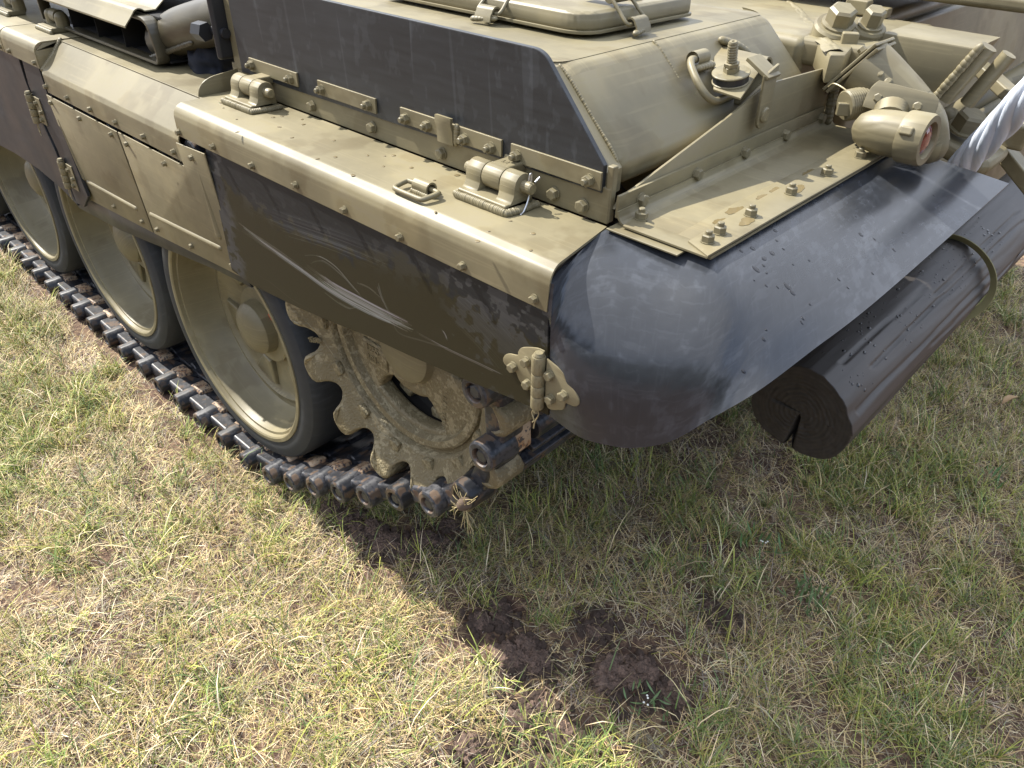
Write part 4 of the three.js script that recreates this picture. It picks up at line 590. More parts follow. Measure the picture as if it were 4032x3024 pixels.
// ---------- hull ----------
{
  obj('hull', boxUV(join(at(rbox(5.6, 0.80, 2.2, 0.02), -2.45, 0.85, -1.94), at(rbox(5.0, 0.10, 2.5, 0.02), -2.75, 1.20, -1.80))), M.paintIn, tank);
  obj('track_guard_underside', boxUV(at(rbox(3.2, 0.004, 0.62, 0.001), -2.2, 1.083, -0.55)), M.paintIn, tank);
  // rear corner: deck plate with welds and heavy bolts
  const Yd = 1.248; const deck = obj('rear_deck_plate', boxUV(crease(soften(rbox(0.9, 0.05, 0.36, 0.012, 3), 0.002, 30, 12), 0.7)).translate(0.02, Yd - 0.025, -1.03), M.paint, tank);
  const q = (u, v, y = Yd) => hy(u, v, y);
  const wide = (l, s) => { const cv = new THREE.CatmullRomCurve3(l), L = cv.getLength(), n = Math.round(L / 0.002), m = 16, pos = [], id = []; for (let i = 0; i <= n; i++) { const p = cv.getPointAt(i / n), d = cv.getTangentAt(i / n), sd = d.clone().cross(YP).normalize(); for (let k = 0; k <= m; k++) { const w = k / m * 2 - 1, ed = 0.018 * (0.8 + 0.5 * fbm(i * 0.05, s, 2, 0, 231)), rp = Math.abs(Math.sin((i / n * L + 0.012 * w * w + 0.006 * fbm(i * 0.03, w * 2 + 5, 2, 0, 232)) * 330)), h = (1 - w * w) * (0.004 + 0.0022 * rp + 0.005 * (fbm(i * 0.06, w * 3 + 9, 3, 0, 233) - 0.5)) - 0.003; const q = p.clone().addScaledVector(sd, w * ed).add(V(0, h, 0)); pos.push(q.x, q.y, q.z); } }
    for (let i = 0; i < n; i++) for (let k = 0; k < m; k++) { const a = i * (m + 1) + k; id.push(a, a + m + 1, a + 1, a + 1, a + m + 1, a + m + 2); } const g = new THREE.BufferGeometry(); g.setAttribute('position', new THREE.Float32BufferAttribute(pos, 3)); g.setIndex(id); g.computeVertexNormals(); return strip(g); };
  obj('hull_edge', boxUV(crease(alongY(slab(poly([[3030, -40], [3340, -40], [3420, 110], [3330, 215], [3270, 215], [3190, 120], [3120, 40]].map((a) => { const p = hy(...a, Yd - 0.001); return [p.x, -p.z]; })), 0.05, 0.006)), 0.5).translate(0, Yd - 0.051, 0)), M.paint, tank);
  obj('weld_bead', join(wide([q(3100, 0), q(3140, 40), q(3180, 85), q(3205, 120)], 61), wide([q(3215, 120), q(3255, 160), q(3290, 200)], 62)), M.weld, tank);
  const ax = V(0.25, 0.93, 0.28).normalize();
  for (const [u, v, bs] of [[3300, 95, 1], [3425, 100, 0.75]]) {
    const o = q(u - 10, v + 25, Yd + 0.01), b = grp('deck_bolt', tank);
    obj('boss', boxUV(crease(aim(lathe([[0, -0.04], [0.046 * bs, -0.04], [0.044 * bs, 0.008], [0.040 * bs, 0.013], [0, 0.013]], 28), ax, o), 0.5)), M.paint, b); obj('bolt_head', boxUV(join(aim(washG(0.032 * bs, 0.006), ax, o.clone().addScaledVector(ax, 0.012)), aim(hexG(0.046 * bs, 0.03), ax, o.clone().addScaledVector(ax, 0.017)))), M.paint, b);
  }
  obj('stop_block', boxUV(join(at(rbox(0.05, 0.03, 0.03, 0.004), ...q(3380, 25, Yd + 0.02).toArray()), at(rbox(0.03, 0.025, 0.02, 0.003).rotateY(0.5), ...q(3345, 155, Yd + 0.006).toArray()), at(rbox(0.06, 0.02, 0.025, 0.003), ...q(3450, 45, Yd + 0.01).toArray()))), M.paint, tank);
  // thick side cheek of the hull with its top edge
  const zc = -0.945, Z = (u, v) => { const p = hz(u, v, zc); return [p.x, p.y]; };
  obj('hull_cheek', boxUV(crease(slab(poly([[3400, 270], [3430, 165], [3482, 128], [3845, 190], [3672, 388], [3600, 400], [3440, 420]].map((a) => Z(...a))), 0.15, 0.004).translate(0, 0, zc - 0.15), 0.5)), M.paint, tank);
  const e1 = hz(3850, 195, zc), e2 = hz(3675, 392, zc);
  obj('edge_bar', boxUV(join(rod(e1.clone().add(V(0.012, 0.004, -0.02)), e2.clone().add(V(0.012, 0, -0.02)), 0.016, 8), bead([e1, e1.clone().lerp(e2, 0.5), e2], 0.008, 0.01, 0.8, 65), rod(e1.clone().add(V(0.04, -0.01, -0.06)), e2.clone().add(V(0.045, -0.01, -0.06)), 0.014, 8))), M.paint, tank);
  // lid of the engine deck above, rear plate and tow bracket below
  obj('deck_hatch', boxUV(join(at(rbox(1.2, 0.03, 0.5, 0.012, 3), ...hy(3800, -20, Yd + 0.055).add(V(-0.45, 0, -0.2)).toArray()))), M.paint, tank);
  obj('rear_plate', boxUV(join(at(rbox(0.03, 0.75, 2.0, 0.01).rotateZ(0.12), 0.40, 0.85, -2.05))), M.paintIn, tank);
  const a = hz(3735, 462, -1.12), b = hz(4060, 270, -1.35); obj('rear_rod', boxUV(join(tube([a, b], 0.022, 6, 18), cap(a, 0.022))), M.paint, tank);
  const a2 = hz(3745, 510, -1.10), b2 = hz(4080, 330, -1.35); obj('rear_rail', boxUV(join(rod(a2, b2, 0.018, 4))), M.paint, tank);
  const tb = hz(3780, 545, -1.06), hk = grp('tow_bracket', tank);
  obj('bracket_plate', boxUV(crease(soften(rbox(0.16, 0.04, 0.14, 0.016, 4), 0.003, 20, 5).rotateZ(-0.3).translate(tb.x, tb.y - 0.02, tb.z - 0.03), 0.7)), M.paint, hk);
  put('bolt', boltG(0.05, 0.032, 1.3, 0.006), M.paint, hk, hz(3795, 510, -1.06), V(0.25, 0.95, 0.2));
  obj('bracket_arm', boxUV(join(at(rbox(0.20, 0.022, 0.045, 0.004).rotateY(-0.5).rotateZ(-0.35), ...hz(3920, 320, -1.15).toArray()))), M.paint, hk);
  obj('lower_bracket', boxUV(join(at(rbox(0.25, 0.03, 0.05, 0.004).rotateY(-0.4).rotateZ(-0.5), ...hz(3990, 640, -1.25).toArray()), at(rbox(0.06, 0.05, 0.05, 0.006), ...hz(3990, 530, -1.2).toArray()))), M.paintIn, hk);
}
// tail light on its bracket
{
  const tl = grp('tail_light', tank), A = hz(3375, 500, -0.70), X = V(0.985, 0.05, 0.06).normalize();
  const B = A.clone().addScaledVector(X, 0.0);
  const L = (pts, seg = 36) => boxUV(crease(aim(lathe(pts, seg), X, B), 0.5));
  obj('lamp_housing', L([[0, -0.006], [0.012, -0.004], [0.024, 0.004], [0.032, 0.018], [0.036, 0.036], [0.0375, 0.055], [0.0375, 0.083], [0, 0.083]]), M.paint, tl);
  const rim = obj('lamp_rim', L([[0.036, 0.0815], [0.0415, 0.0825], [0.0425, 0.085], [0.0425, 0.117], [0.0405, 0.123], [0.030, 0.123], [0.0285, 0.119], [0.027, 0.105]]), M.paint, tl);
  for (const an of [0.5, 2.2, 4.2]) obj('rim_lug', boxUV(aim(at(rbox(0.009, 0.022, 0.015, 0.004, 3), 0.0425, 0.098, 0).rotateY(an), X, B)), M.paint, rim);
  obj('lens', L([[0, 0.1225], [0.012, 0.1215], [0.022, 0.1185], [0.0288, 0.1135]].reverse()), M.red, tl);
  const P = (u, v, z) => hz(u, v, z);
  const pl = P(3545, 405, -0.745); const pg = basis(slab((() => { const s = new THREE.Shape(); s.moveTo(-0.055, -0.022); s.lineTo(0.055, -0.022); s.quadraticCurveTo(0.062, 0.0, 0.056, 0.018); s.lineTo(0.046, 0.025); s.lineTo(-0.046, 0.025); s.quadraticCurveTo(-0.06, 0.012, -0.055, -0.022); return s; })(), 0.009, 0.002), V(0.97, -0.1, -0.2).normalize(), V(0.02, 0.93, -0.36).normalize(), V(0.22, 0.35, 0.91).normalize(), pl);
  obj('mount_plate', boxUV(crease(pg, 0.6)), M.paint, tl);
  for (const q of [[3457, 387], [3612, 421]]) put('bolt', bolt8, M.paint, tl, P(...q, -0.734), V(0.22, 0.35, 0.91), 0.3);
  obj('mount_neck', boxUV(join(tube([P(3510, 430, -0.735), P(3500, 470, -0.715)], 0.028, 4, 20))), M.paint, tl);
  // body of the arm, flange and knurled connector
  const c0_ = P(3405, 262, -0.80), c1_ = P(3600, 425, -0.80), cdir = c1_.clone().sub(c0_), cl_ = cdir.length();
  obj('arm', boxUV(join(aim(crease(lathe([[0, 0], [0.050, 0], [0.047, cl_ * 0.3], [0.040, cl_ * 0.8], [0.036, cl_], [0, cl_]], 28), 0.5), cdir, c0_), cap(c1_, 0.036), tube([c1_, P(3645, 480, -0.80), P(3658, 570, -0.80)], 0.033, 10, 20), cap(P(3658, 570, -0.80), 0.033))), M.paint, tl);
  const f0 = P(3492, 168, -0.80), f1 = P(3282, 345, -0.80), fm = f0.clone().lerp(f1, 0.5), fd = f1.clone().sub(f0), FX = fd.clone().normalize(), FZ = cdir.clone().normalize().addScaledVector(FX, -cdir.clone().normalize().dot(FX)).normalize(), FY = FZ.clone().cross(FX);
  for (const k of [0, 1]) obj('flange', boxUV(basis(rbox(fd.length() * (1 - 0.04 * k), 0.085, 0.006, 0.002), FX, FY, FZ, fm.clone().addScaledVector(FZ, 0.008 * k - 0.004))), M.paint, tl);
  for (const q of [[3400, 205], [3290, 318]]) put('bolt', bolt8, M.paint, tl, P(...q, -0.79), FZ.clone().negate());
  for (const q of [[3468, 290], [3498, 320]]) { const o = put('screw', crease(lathe([[0, 0.004], [0.004, 0.0038], [0.0065, 0.002], [0.007, 0], [0, 0]].reverse(), 16), 0.5), M.paint, tl, P(...q, -0.762), V(0.2, 0.6, 0.77)); }
  const c0 = P(3430, 395, -0.775), c1 = P(3335, 415, -0.735), cd = c1.clone().sub(c0); const kn = []; for (let k = 0; k < 20; k++) kn.push([0.0265 + (k % 2) * 0.0007, k / 19 * 0.04]);
  obj('connector', boxUV(join(aim(crease(lathe([[0, -0.02], [0.023, -0.02], [0.023, 0], ...kn, [0.024, 0.043], [0, 0.043]], 30), 0.5), cd, c0.clone().addScaledVector(cd.clone().normalize(), 0.01)), at(rbox(0.026, 0.022, 0.012, 0.002).rotateY(0.6), ...P(3325, 430, -0.725).toArray()))), M.paint, tl);
  obj('retaining_wire', tube([P(3262, 342, -0.75), P(3285, 330, -0.745), P(3330, 355, -0.735), P(3362, 400, -0.728), P(3362, 425, -0.725)], 0.0018, 40, 6), M.brass, tl);
}
// ---------- log, strap, cable, cloth ----------
{
  const LX = 0.676, LY = 0.745, LR = 0.088, ZE = -0.42, LEN = 2.6;
  // tree trunk with cracks; end face with rings and a split
  const NA = 120, NL = 130, pos = [], uv = [], id = [];
  const rad = (a, z) => { const split = Math.exp(-Math.pow((((a + 1.62 + Math.PI * 3) % (2 * Math.PI)) - Math.PI) / 0.055, 2)); let crack = 0; for (const [ca, sl, z0, z1, w] of CR) { if (z < z0 && z > z1) { const d = (((a - ca - sl * (z - z0) - 0.08 * (fbm(z * 9, ca * 7, 2, 0, 141) - 0.5) + Math.PI * 3) % (2 * Math.PI)) - Math.PI); crack = Math.max(crack, Math.exp(-d * d / (w * w))); } }
    return LR * (1 + 0.05 * Math.cos(2 * a + 0.6) + 0.035 * Math.cos(3 * a + 2 + z) + 0.09 * (fbm(a * 2.2 + 9, z * 2.5, 3, 0, 142) - 0.5)) - 0.030 * split * (1 - sst(0.15, 0.5, ZE - z)) - 0.006 * crack - 0.002 * (fbm(a * 40, z * 6, 2, 0, 143) - 0.5); };
  const CR = [[0.35, 0.05, -0.45, -1.2, 0.03], [-0.2, -0.08, -0.5, -0.95, 0.025], [0.85, 0.1, -0.55, -1.5, 0.03], [1.3, 0.05, -0.48, -0.9, 0.025], [-0.6, 0.04, -0.43, -0.75, 0.03], [0.1, 0.12, -0.8, -1.6, 0.03], [1.0, -0.1, -0.9, -1.5, 0.025], [-0.9, 0.0, -0.6, -1.4, 0.03]];
  for (let j = 0; j <= NL; j++) for (let i = 0; i <= NA; i++) { const t = j / NL, z = ZE - LEN * Math.pow(t, 1.8), a = i / NA * 2 * Math.PI, r = rad(a, z) * (j === 0 ? 0.985 : 1); pos.push(LX + r * Math.cos(a), LY + r * Math.sin(a), z); uv.push(a * LR, z); }
  const w = NA + 1; for (let j = 0; j < NL; j++) for (let i = 0; i < NA; i++) { const k = j * w + i; id.push(k, k + w, k + 1, k + 1, k + w, k + w + 1); }
  const bark = new THREE.BufferGeometry(); bark.setAttribute('position', new THREE.Float32BufferAttribute(pos, 3)); bark.setAttribute('uv', new THREE.Float32BufferAttribute(uv, 2)); bark.setIndex(id); bark.computeVertexNormals();
  const wood = rep(tex(512, 512, (u, v) => { const a = fbm(u * 6, v * 3, 4, 3, 151), b = fbm(u * 80, v * 6, 3, 6, 152), c = fbm(u * 9, v * 5, 4, 1, 153), k = 0.215 + 0.035 * (b - 0.5) + 0.10 * (a - 0.5), br = sst(0.50, 0.66, c) * 0.5; return [lerp(k * 1.04, 0.33, br), lerp(k * 0.97, 0.245, br), lerp(k * 0.92, 0.18, br)]; }), 2.2);
  const log = tag(grp('log'), 'dark tarred timber log slung across the rear below the mudguard', 'log');
  obj('trunk', bark, mat({ map: wood, roughness: 0.5 }), log);
  const dr = []; for (let k = 0; k < 170; k++) { const a = rr(0.55, 1.75), z = ZE - 0.03 - 0.9 * rnd(), r = rad(a, z), s = 0.001 + 0.0035 * rnd() * rnd(); dr.push(aim(new THREE.SphereGeometry(1, 8, 5).scale(s, s * 0.4, s * rr(1, 1.8)), V(Math.cos(a), Math.sin(a), 0), V(LX + r * Math.cos(a), LY + r * Math.sin(a), z))); }
  obj('water_drops', join(dr), M.wetBlack, log).userData.kind = 'stuff';
  // end face
  const fp = [], fu = [], fi = [], NR = 40; for (let j = 0; j <= NR; j++) for (let i = 0; i <= NA; i++) { const a = i / NA * 2 * Math.PI, r = rad(a, ZE) * 0.985 * j / NR, R = j / NR; const ck = Math.exp(-Math.pow((((a + 1.62 + Math.PI * 3) % (2 * Math.PI)) - Math.PI) / (0.03 + 0.02 / Math.max(R, 0.1)), 2)) * sst(0.05, 0.2, R), c2 = Math.exp(-Math.pow((((a - 3.1 + Math.PI * 3) % (2 * Math.PI)) - Math.PI) / 0.05, 2)) * (1 - sst(0.5, 0.7, R));
    fp.push(LX + r * Math.cos(a), LY + r * Math.sin(a), ZE + 0.0007 * Math.sin(R * 62 + 3 * fbm(a * 2, R * 3, 2, 0, 7)) * (1 - sst(0.55, 0.8, R)) + 0.003 * (fbm(r * Math.cos(a) * 90, r * Math.sin(a) * 90, 3, 0, 161) - 0.5) - 0.055 * ck - 0.006 * c2); fu.push(r * Math.cos(a), r * Math.sin(a)); }
  for (let j = 0; j < NR; j++) for (let i = 0; i < NA; i++) { const k = j * w + i; fi.push(k, k + w, k + 1, k + 1, k + w, k + w + 1); }
  const face = new THREE.BufferGeometry(); face.setAttribute('position', new THREE.Float32BufferAttribute(fp, 3)); face.setAttribute('uv', new THREE.Float32BufferAttribute(fu, 2)); face.setIndex(fi); face.computeVertexNormals();
  const ringT = tex(512, 512, (u, v) => { const x = (u < 0.5 ? u : u - 1) * 0.4, y = (v < 0.5 ? v : v - 1) * 0.4, r = Math.hypot(x, y), a = Math.atan2(y, x), q = Math.sin(r * 900 + 3 * fbm(a * 2 + 8, r * 40, 2, 0, 171)), n = fbm(x * 120 + 40, y * 120 + 40, 3, 0, 172), k = 0.185 + 0.010 * q + 0.07 * (n - 0.5); return [k, k * 0.94, k * 0.83]; }); ringT.repeat.set(2.5, 2.5);
  obj('sawn_end', face, mat({ map: ringT, roughness: 0.85 }), log);
  // strap looped round the log
  const zs = hx(3945, 900, LX + 0.075).z, lp = []; const SR = LR + 0.006;
  for (let k = 0; k <= 26; k++) { const a = lerp(2.0, -1.9, k / 26), s = 1 + 0.14 * Math.max(0, Math.cos(a - 0.15)); lp.push(V(LX + SR * Math.cos(a) * s, LY + SR * Math.sin(a) , zs - 0.04 * Math.sin(a * 0.5))); }
  lp.unshift(V(LX - 0.06, 1.04, zs - 0.05));
  const cv = new THREE.CatmullRomCurve3(lp), sp = [], si = [], su = [], n = 90, wd = 0.020;
  for (let i = 0; i <= n; i++) { const p = cv.getPointAt(i / n), t = cv.getTangentAt(i / n), nr = V(0, 0, 1).cross(t).normalize(), wv = nr.clone().multiplyScalar(0.80).add(V(0, 0, 0.6)).normalize(), nn = wv.clone().cross(t).normalize(); for (const [k, h] of [[-1, 0.0008], [1, 0.0008], [1, -0.0008], [-1, -0.0008]]) { const q = p.clone().addScaledVector(wv, k * wd * 0.5).addScaledVector(nn, h); sp.push(q.x, q.y, q.z); su.push(i * 0.01, k * 0.02); } }
  for (let i = 0; i < n; i++) for (let k = 0; k < 4; k++) { const a = i * 4 + k, b = i * 4 + (k + 1) % 4; si.push(a, b, a + 4, b, b + 4, a + 4); }
  const sg = new THREE.BufferGeometry(); sg.setAttribute('position', new THREE.Float32BufferAttribute(sp, 3)); sg.setAttribute('uv', new THREE.Float32BufferAttribute(su, 2)); sg.setIndex(si);
  const sgn = crease(sg, 0.6); tag(obj('strap', sgn, M.strap), 'olive webbing strap looped loosely round the dark log', 'strap');
}
{
  // wire tow cable, six strands
  const cab = tag(grp('tow_cable'), 'silver twisted steel tow cable running down behind the mudguard', 'cable');
  const A = hx(4130, 290, 0.76), B = hx(3780, 665, 0.655), E = B.clone().add(V(-0.04, -0.14, -0.06)), T = A.clone().add(V(0.06, 0.22, -0.35));
  const cv = new THREE.CatmullRomCurve3([T, A, A.clone().lerp(B, 0.5), B, E]), L = cv.getLength(), n = 260, R = 0.0165, up = V(0.3, 0.5, 0.8);
  const fr = []; for (let i = 0; i <= n; i++) { const t = cv.getTangentAt(i / n), u = up.clone().cross(t).normalize(), v = t.clone().cross(u); fr.push([cv.getPointAt(i / n), u, v, t]); }
  for (let s = 0; s < 6; s++) {
    const pts = fr.map(([p, u, v], i) => { const a = s * Math.PI / 3 - i / n * L / 0.42 * 2 * Math.PI; return p.clone().addScaledVector(u, Math.cos(a) * R).addScaledVector(v, Math.sin(a) * R); });
    const RS = 26, pos = [], uv = [], id = [], rs = 0.0115; const tc = new THREE.CatmullRomCurve3(pts);
    const m = 420; for (let i = 0; i <= m; i++) { const p = tc.getPoint(i / m), t = tc.getTangent(i / m), u = up.clone().cross(t).normalize(), v = t.clone().cross(u); for (let k = 0; k <= RS; k++) { const a = k / RS * 2 * Math.PI, r = rs * (1 + 0.06 * Math.abs(Math.sin((a * 9 + i / m * L * 260) / 2)) - 0.04); const q = p.clone().addScaledVector(u, Math.cos(a) * r).addScaledVector(v, Math.sin(a) * r); pos.push(q.x, q.y, q.z); uv.push(i / m * L, k / RS * 0.07); } }
    for (let i = 0; i < m; i++) for (let k = 0; k < RS; k++) { const a = i * (RS + 1) + k; id.push(a, a + 1, a + RS + 1, a + 1, a + RS + 2, a + RS + 1); }
    const g = new THREE.BufferGeometry(); g.setAttribute('position', new THREE.Float32BufferAttribute(pos, 3)); g.setAttribute('uv', new THREE.Float32BufferAttribute(uv, 2)); g.setIndex(id); g.computeVertexNormals(); obj('strand', g, M.cable, cab);
  }
  // dark cloth stuffed beside the exhaust pipe
  const o = hz(870, 245, -0.22); const cl = new THREE.SphereGeometry(0.075, 60, 44); cl.scale(0.8, 1.05, 0.9); const p = cl.attributes.position; for (let i = 0; i < p.count; i++) { const v = V(p.getX(i), p.getY(i), p.getZ(i)), f = Math.abs(fbm3(v.x * 22, v.y * 22, v.z * 22, 5) - 0.5) * 2, k = 1 + 0.55 * (0.3 - f); p.setXYZ(i, v.x * k, v.y * k, v.z * k); } cl.computeVertexNormals(); cl.translate(o.x, o.y, o.z);
  tag(obj('cloth_bundle', cl, M.cloth), 'crumpled dark navy cloth stuffed beside the exhaust pipe', 'cloth');
}
// ---------- soil clods ----------
const soilMat = mat({ color: C(1, 1, 1), map: rep(tex(512, 512, (u, v) => { const a = fbm(u * 9, v * 9, 5, 9, 181), b = fbm(u * 50, v * 50, 3, 50, 182), k = 0.34 + 0.20 * (a - 0.5) + 0.20 * (b - 0.5); return [k * 1.12, k * 0.92, k * 0.80]; }), 8), roughness: 0.95, bumpMap: castBump, bumpScale: 0.004 });
CLODS.forEach((c, i) => {
  const p = hy(c[0], c[1], 0.012), r = c[2], g0 = mergeVertices(new THREE.IcosahedronGeometry(1, 14).deleteAttribute('uv').deleteAttribute('normal'), 1e-4), q = g0.attributes.position, sx = rr(0.9, 1.35), sz = rr(0.8, 1.2), sy = rr(0.42, 0.68);
  for (let k = 0; k < q.count; k++) { const v = V(q.getX(k), q.getY(k), q.getZ(k)), n = fbm3(v.x * 1.5 + i * 7, v.y * 1.5 + 3, v.z * 1.5, 191), m = fbm3(v.x * 6 + i, v.y * 6, v.z * 6, 192), h = fbm3(v.x * 15 + i, v.y * 15, v.z * 15, 193), t = r * (1 + 0.95 * (n - 0.5) + 0.75 * (m - 0.5) + 0.38 * (h - 0.5)); q.setXYZ(k, v.x * t * sx, v.y * t * sy, v.z * t * sz); }
  g0.computeVertexNormals(); const g = boxUV(g0); const o = obj('soil_clod', g, soilMat); o.position.set(p.x, r * (c[3] < 6 ? 0.45 : 0.22), p.z); o.rotation.y = rr(0, 6);
  if (c[3] === 8) tag(o, 'dark soil clod in the heap next to the small weed with white flowers', 'soil clod', 'soil clods by the white flowered weed');
  else if (c[3] === 15) tag(o, 'dark soil clod in shaded grass, nearest the feathery weed', 'soil clod', 'soil clods near the feathery weed');
  else if (c[3] < 6) tag(o, 'dark brown soil clod pushed up beneath the end of the track', 'soil clod', 'soil clods under the track');
  else tag(o, 'crumbly dark soil clod lying loose in the grass behind the track', 'soil clod', 'soil clods torn out in the grass');
});
{
  // loose crumbs of soil round the clods
  const g = boxUV(crease(soften(new THREE.IcosahedronGeometry(1, 2), 0.35, 1.6, 6), 0.5)), L = []; for (let k = 0; k < 2600; k++) { const c = CLODS[Math.floor(rnd() * CLODS.length)], a = rr(0, 6.283), d = c[2] * (0.5 + 2.2 * rnd() * rnd()); c.p = c.p || hy(c[0], c[1], 0.012); L.push([c.p.x + d * Math.cos(a) * 1.3, c.p.z + d * Math.sin(a), 0.002 + 0.011 * Math.pow(rnd(), 2.5)]); }
  const im = new THREE.InstancedMesh(g, soilMat, L.length), m4 = new THREE.Matrix4(); im.name = 'soil_crumbs'; im.userData = { kind: 'stuff', label: 'loose crumbs of dark soil strewn round the clods', category: 'soil' }; im.castShadow = im.receiveShadow = true;
  L.forEach(([x, z, r], k) => { m4.compose(V(x, gh(x, z) + r * 0.4, z), new THREE.Quaternion().setFromEuler(new THREE.Euler(rr(0, 6), rr(0, 6), rr(0, 6))), V(r, r * 0.8, r)); im.setMatrixAt(k, m4); }); scene.add(im);
}
// unseen wood, added to darken the horizon mirrored in rubber and paint
{
  const n = 220, m = 26, pos = [], id = []; for (let i = 0; i <= n; i++) for (let j = 0; j <= m; j++) { const a = lerp(-0.75, 2.55, i / n), b = j / m, top = 8.5 + 4 * fbm(a * 9 + 5, 2, 3, 0, 241), y = -0.3 + b * top, r = 27 + 3.5 * (fbm(a * 14, b * 5, 4, 0, 242) - 0.5) + 2.5 * b * b + 1.6 * (fbm(a * 60, b * 16, 3, 0, 243) - 0.5); pos.push(r * Math.cos(a), y, r * Math.sin(a)); }
  for (let i = 0; i < n; i++) for (let j = 0; j < m; j++) { const a = i * (m + 1) + j; id.push(a, a + 1, a + m + 1, a + 1, a + m + 2, a + m + 1); }
  const g = new THREE.BufferGeometry(); g.setAttribute('position', new THREE.Float32BufferAttribute(pos, 3)); g.setIndex(id); g.computeVertexNormals();
  const w = obj('wood', boxUV(crease(g, 0.3)), mat({ color: C(0.055, 0.075, 0.03), roughness: 0.9 })); w.userData = { kind: 'stuff', label: 'unseen dark green wood, added behind the camera to darken reflections', category: 'wood' };
}
// dry leaf and little plants
{
  const s = new THREE.Shape(); s.moveTo(0, 0); s.bezierCurveTo(0.016, 0.01, 0.017, 0.03, 0.006, 0.05); s.bezierCurveTo(0.0, 0.062, -0.004, 0.06, -0.006, 0.05); s.bezierCurveTo(-0.017, 0.03, -0.014, 0.01, 0, 0);
  const g = new THREE.ShapeGeometry(s, 16), p = g.attributes.position; for (let i = 0; i < p.count; i++) p.setZ(i, 0.25 * p.getX(i) + 0.012 * Math.sin(p.getY(i) * 60) + 22 * p.getX(i) * p.getX(i)); g.computeVertexNormals(); g.rotateX(-1.1).rotateY(-0.6);
  const l = obj('dry_leaf', g, mat({ color: C(0.48, 0.33, 0.19), roughness: 0.8 })); const o = hy(3945, 1590, 0.04); l.position.copy(o); tag(l, 'curled tan dry leaf lying on the grass beside the log', 'leaf');
  // low weeds with narrow leaves
  const weed = (u, v, n, h, col, label, flowers) => { const o = hy(u, v, 0.01), w = tag(grp('weed'), label, 'weed'); w.position.copy(o);
    const lf = new THREE.PlaneGeometry(0.006, 0.04, 2, 6); lf.translate(0, 0.02, 0); const q = lf.attributes.position; for (let i = 0; i < q.count; i++) { const y = q.getY(i) / 0.04; q.setX(i, q.getX(i) * Math.sin(Math.PI * clamp(y, 0.06, 0.98))); q.setZ(i, -0.012 * y * y); } lf.computeVertexNormals();
    const m = mat({ color: C(...col), roughness: 0.6 }); for (let k = 0; k < n; k++) { const l2 = obj('leaf', lf, m, w); l2.position.set(rr(-0.045, 0.045), rr(0.01, h), rr(-0.045, 0.045)); l2.rotation.set(rr(0.4, 1.4), rr(0, 6.28), 0, 'YXZ'); const sc = rr(0.6, 1.1); l2.scale.setScalar(sc); }
    if (flowers) for (let k = 0; k < 4; k++) { const f = obj('flower', new THREE.SphereGeometry(0.0026, 8, 6).scale(1, 0.5, 1), mat({ color: C(0.8, 0.8, 0.74), roughness: 0.7 }), w); f.position.set(rr(-0.015, 0.015), h + rr(0.0, 0.012), rr(-0.012, 0.012)); } };
  weed(3170, 2390, 70, 0.045, [0.11, 0.17, 0.06], 'low feathery green weed beyond the soil clods');
  weed(2550, 2800, 26, 0.03, [0.13, 0.20, 0.08], 'small weed with white flowers beside a soil clod', true);
  weed(2990, 2190, 22, 0.05, [0.10, 0.18, 0.06], 'small weed with white buds in the shaded grass', true);
  weed(3880, 1900, 14, 0.03, [0.10, 0.20, 0.07], 'broad bright green weed in the grass near the log');
}
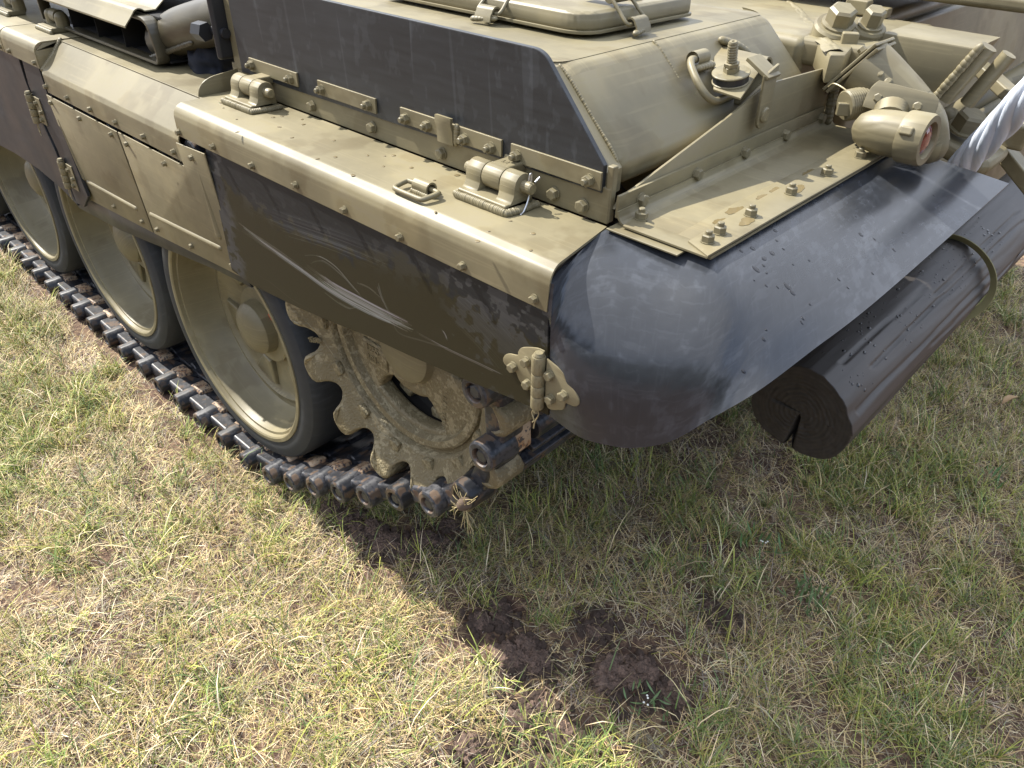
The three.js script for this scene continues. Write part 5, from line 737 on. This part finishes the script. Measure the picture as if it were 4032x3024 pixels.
// ---------- grass ----------
{
  const blade = (L, w, bendK, a, lean, ox, oz, col, out) => { // strip with curvature
    const N = 3, ca = Math.cos(a), sa = Math.sin(a); let x = 0, y = 0, th = lean; const pts = [];
    for (let i = 0; i <= N; i++) { pts.push([x, y]); x += L / N * Math.sin(th); y += L / N * Math.cos(th); th += bendK / N; }
    const base = out.p.length / 3;
    pts.forEach(([d, h], i) => { const ww = w * (i === N ? 0.08 : 1 - 0.55 * i / N); for (const k of [-0.5, 0.5]) { out.p.push(ox + d * ca - k * ww * sa, h, oz + d * sa + k * ww * ca); out.c.push(...col); } });
    for (let i = 0; i < N; i++) { const b = base + 2 * i; out.i.push(b, b + 1, b + 2, b + 1, b + 3, b + 2); }
  };
  const tint = (c, v) => { const k = rr(1 - v, 1 + v); return [c[0] * k * rr(0.92, 1.08), c[1] * k, c[2] * k * rr(0.85, 1.15)]; };
  const GREEN = [0.135, 0.20, 0.055], LIME = [0.33, 0.35, 0.075], STRAW = [0.56, 0.43, 0.22], PALE = [0.72, 0.60, 0.37], GREY = [0.27, 0.235, 0.18], BROWN = [0.22, 0.15, 0.095];
  // patches a hand wide, from bare litter to dense green
  const R = 0.052, pick = (l) => l[Math.floor(rnd() * l.length)];
  const patch = (nG, nS, nL, nT) => { const o = { p: [], c: [], i: [] };
    const tufts = Array.from({ length: 7 }, () => [rr(-R, R), rr(-R, R), rr(0.75, 1.2)]);
    const spot = () => { const r = R * 1.15 * Math.sqrt(rnd()), a = rr(0, 6.283); return [r * Math.cos(a), r * Math.sin(a)]; };
    for (let k = 0; k < nG; k++) { const t = pick(tufts), c = rnd(); blade(rr(0.035, 0.10), rr(0.0017, 0.0032), rr(0.5, 1.9), rr(0, 6.28), rr(0.05, 0.65), t[0] + rr(-0.012, 0.012), t[1] + rr(-0.012, 0.012), tint(c < 0.18 ? STRAW : c < 0.55 ? LIME : GREEN, 0.25).map((v) => v * t[2]), o); }
    for (let k = 0; k < nS; k++) { const [x, z] = spot(); blade(rr(0.035, 0.10), rr(0.0012, 0.0022), rr(-0.2, 1.1), rr(0, 6.28), rr(0.7, 1.5), x, z, tint(pick([STRAW, PALE, GREY, STRAW, BROWN, LIME]), 0.25), o); }
    for (let k = 0; k < nL; k++) { const [x, z] = spot(); blade(rr(0.012, 0.045), rr(0.0014, 0.003), rr(-0.4, 0.5), rr(0, 6.28), rr(1.3, 1.62), x, z, tint(pick([STRAW, GREY, BROWN, PALE]), 0.3), o); }
    for (let k = 0; k < nT; k++) { const [x, z] = spot(); blade(rr(0.08, 0.15), rr(0.002, 0.004), rr(0.7, 1.8), rr(0, 6.28), rr(0.15, 0.7), x, z, tint(pick([LIME, PALE, GREEN]), 0.2), o); }
    const g = new THREE.BufferGeometry(); g.setAttribute('position', new THREE.Float32BufferAttribute(o.p, 3)); g.setAttribute('color', new THREE.Float32BufferAttribute(o.c, 3)); g.setIndex(o.i); g.computeVertexNormals(); return g; };
  const kinds = [], TYPES = [['dry_litter', 0, 30, 110, 0], ['straw_blades', 12, 90, 50, 1], ['mixed_blades', 44, 70, 38, 2], ['green_blades', 85, 42, 24, 4], ['tall_blades', 62, 30, 18, 12]];
  TYPES.forEach((t, i) => { for (let v = 0; v < 7; v++) kinds.push([t[0], patch(...t.slice(1)), i]); });
  const lists = kinds.map(() => []), v4 = V(0, 0, 0);
  const onTrack = (x, z) => z < 0.03 && z > -0.56 && x < -0.58;
  const inView = (x, z) => { v4.set(x - CP.x, -CP.y, z - CP.z); const d = -v4.dot(RZ); if (d < 0.3) return 0; const a = v4.dot(RX) / d / 0.6803, b = v4.dot(RY) / d / 0.5102; return Math.abs(a) < 1.2 && Math.abs(b) < 1.22 ? d : 0; };
  const add = (type, x, z, s, col) => { lists[type * 7 + Math.floor(rnd() * 7)].push([x, gh(x, z) - 0.003, z, rr(0, 6.283), s, col]); };
  const cell = 0.06;
  for (let gx = -5; gx < 2; gx += cell) for (let gz = -3.2; gz < 1.3; gz += cell) {
    const x = gx + rr(-0.5, 0.5) * cell, z = gz + rr(-0.5, 0.5) * cell, d = inView(x, z); if (!d || onTrack(x, z)) continue; if (d > 3 && rnd() > 3 / d) continue;
    const so = soilAt(x, z), k = rr(0.8, 1.18), tone = new THREE.Color(k * rr(0.95, 1.06), k, k * rr(0.88, 1.08));
    if (so > 0.45) { if (so < 0.9 && rnd() < 0.45) add(0, x, z, rr(0.5, 0.8), tone); continue; }
    const g = fbm(x * 3.1 + 70, z * 3.1 + 70, 4, 0, 201), g2 = fbm(x * 9 + 30, z * 9 + 30, 3, 0, 202), bare = fbm(x * 2.6 + 11, z * 2.6 + 5, 3, 0, 203), gr = g * 0.55 + g2 * 0.45 + (x > 0.3 ? 0.015 : 0) + 0.05 * (rnd() - 0.5);
    let t = gr > 0.585 ? 3 : gr > 0.525 ? 2 : 1; if (bare + (x > 0.75 && z < -0.35 ? 0.05 : 0) > 0.575 && rnd() < 0.75 && t < 3) t = 0; if (t === 3 && rnd() < 0.3) t = 4; if (rnd() < 0.05) t = 4;
    add(t, x, z, rr(0.7, 1.05), tone);
  }
  const gm = new THREE.MeshPhysicalMaterial({ color: 0xffffff, vertexColors: true, roughness: 0.62, side: THREE.DoubleSide });
  const m4 = new THREE.Matrix4(), q4 = new THREE.Quaternion(), e4 = new THREE.Euler();
  const grass = grp('grass'); grass.userData = { kind: 'stuff', label: 'patchy mown grass, straw and green blades mixed', category: 'grass' };
  let tot = 0; kinds.forEach(([nm, g], i) => { const l = lists[i]; if (!l.length) return; const im = new THREE.InstancedMesh(g, gm, l.length); im.name = nm; im.userData.kind = 'stuff'; im.castShadow = im.receiveShadow = true;
    l.forEach(([x, y, z, r, s, c], k) => { e4.set(rr(-0.12, 0.12), r, rr(-0.12, 0.12)); q4.setFromEuler(e4); m4.compose(V(x, y, z), q4, V(s, s, s)); im.setMatrixAt(k, m4); im.setColorAt(k, c); }); tot += l.length; grass.add(im); });
  console.log('grass clumps', tot);
}
renderer.render(scene, camera);
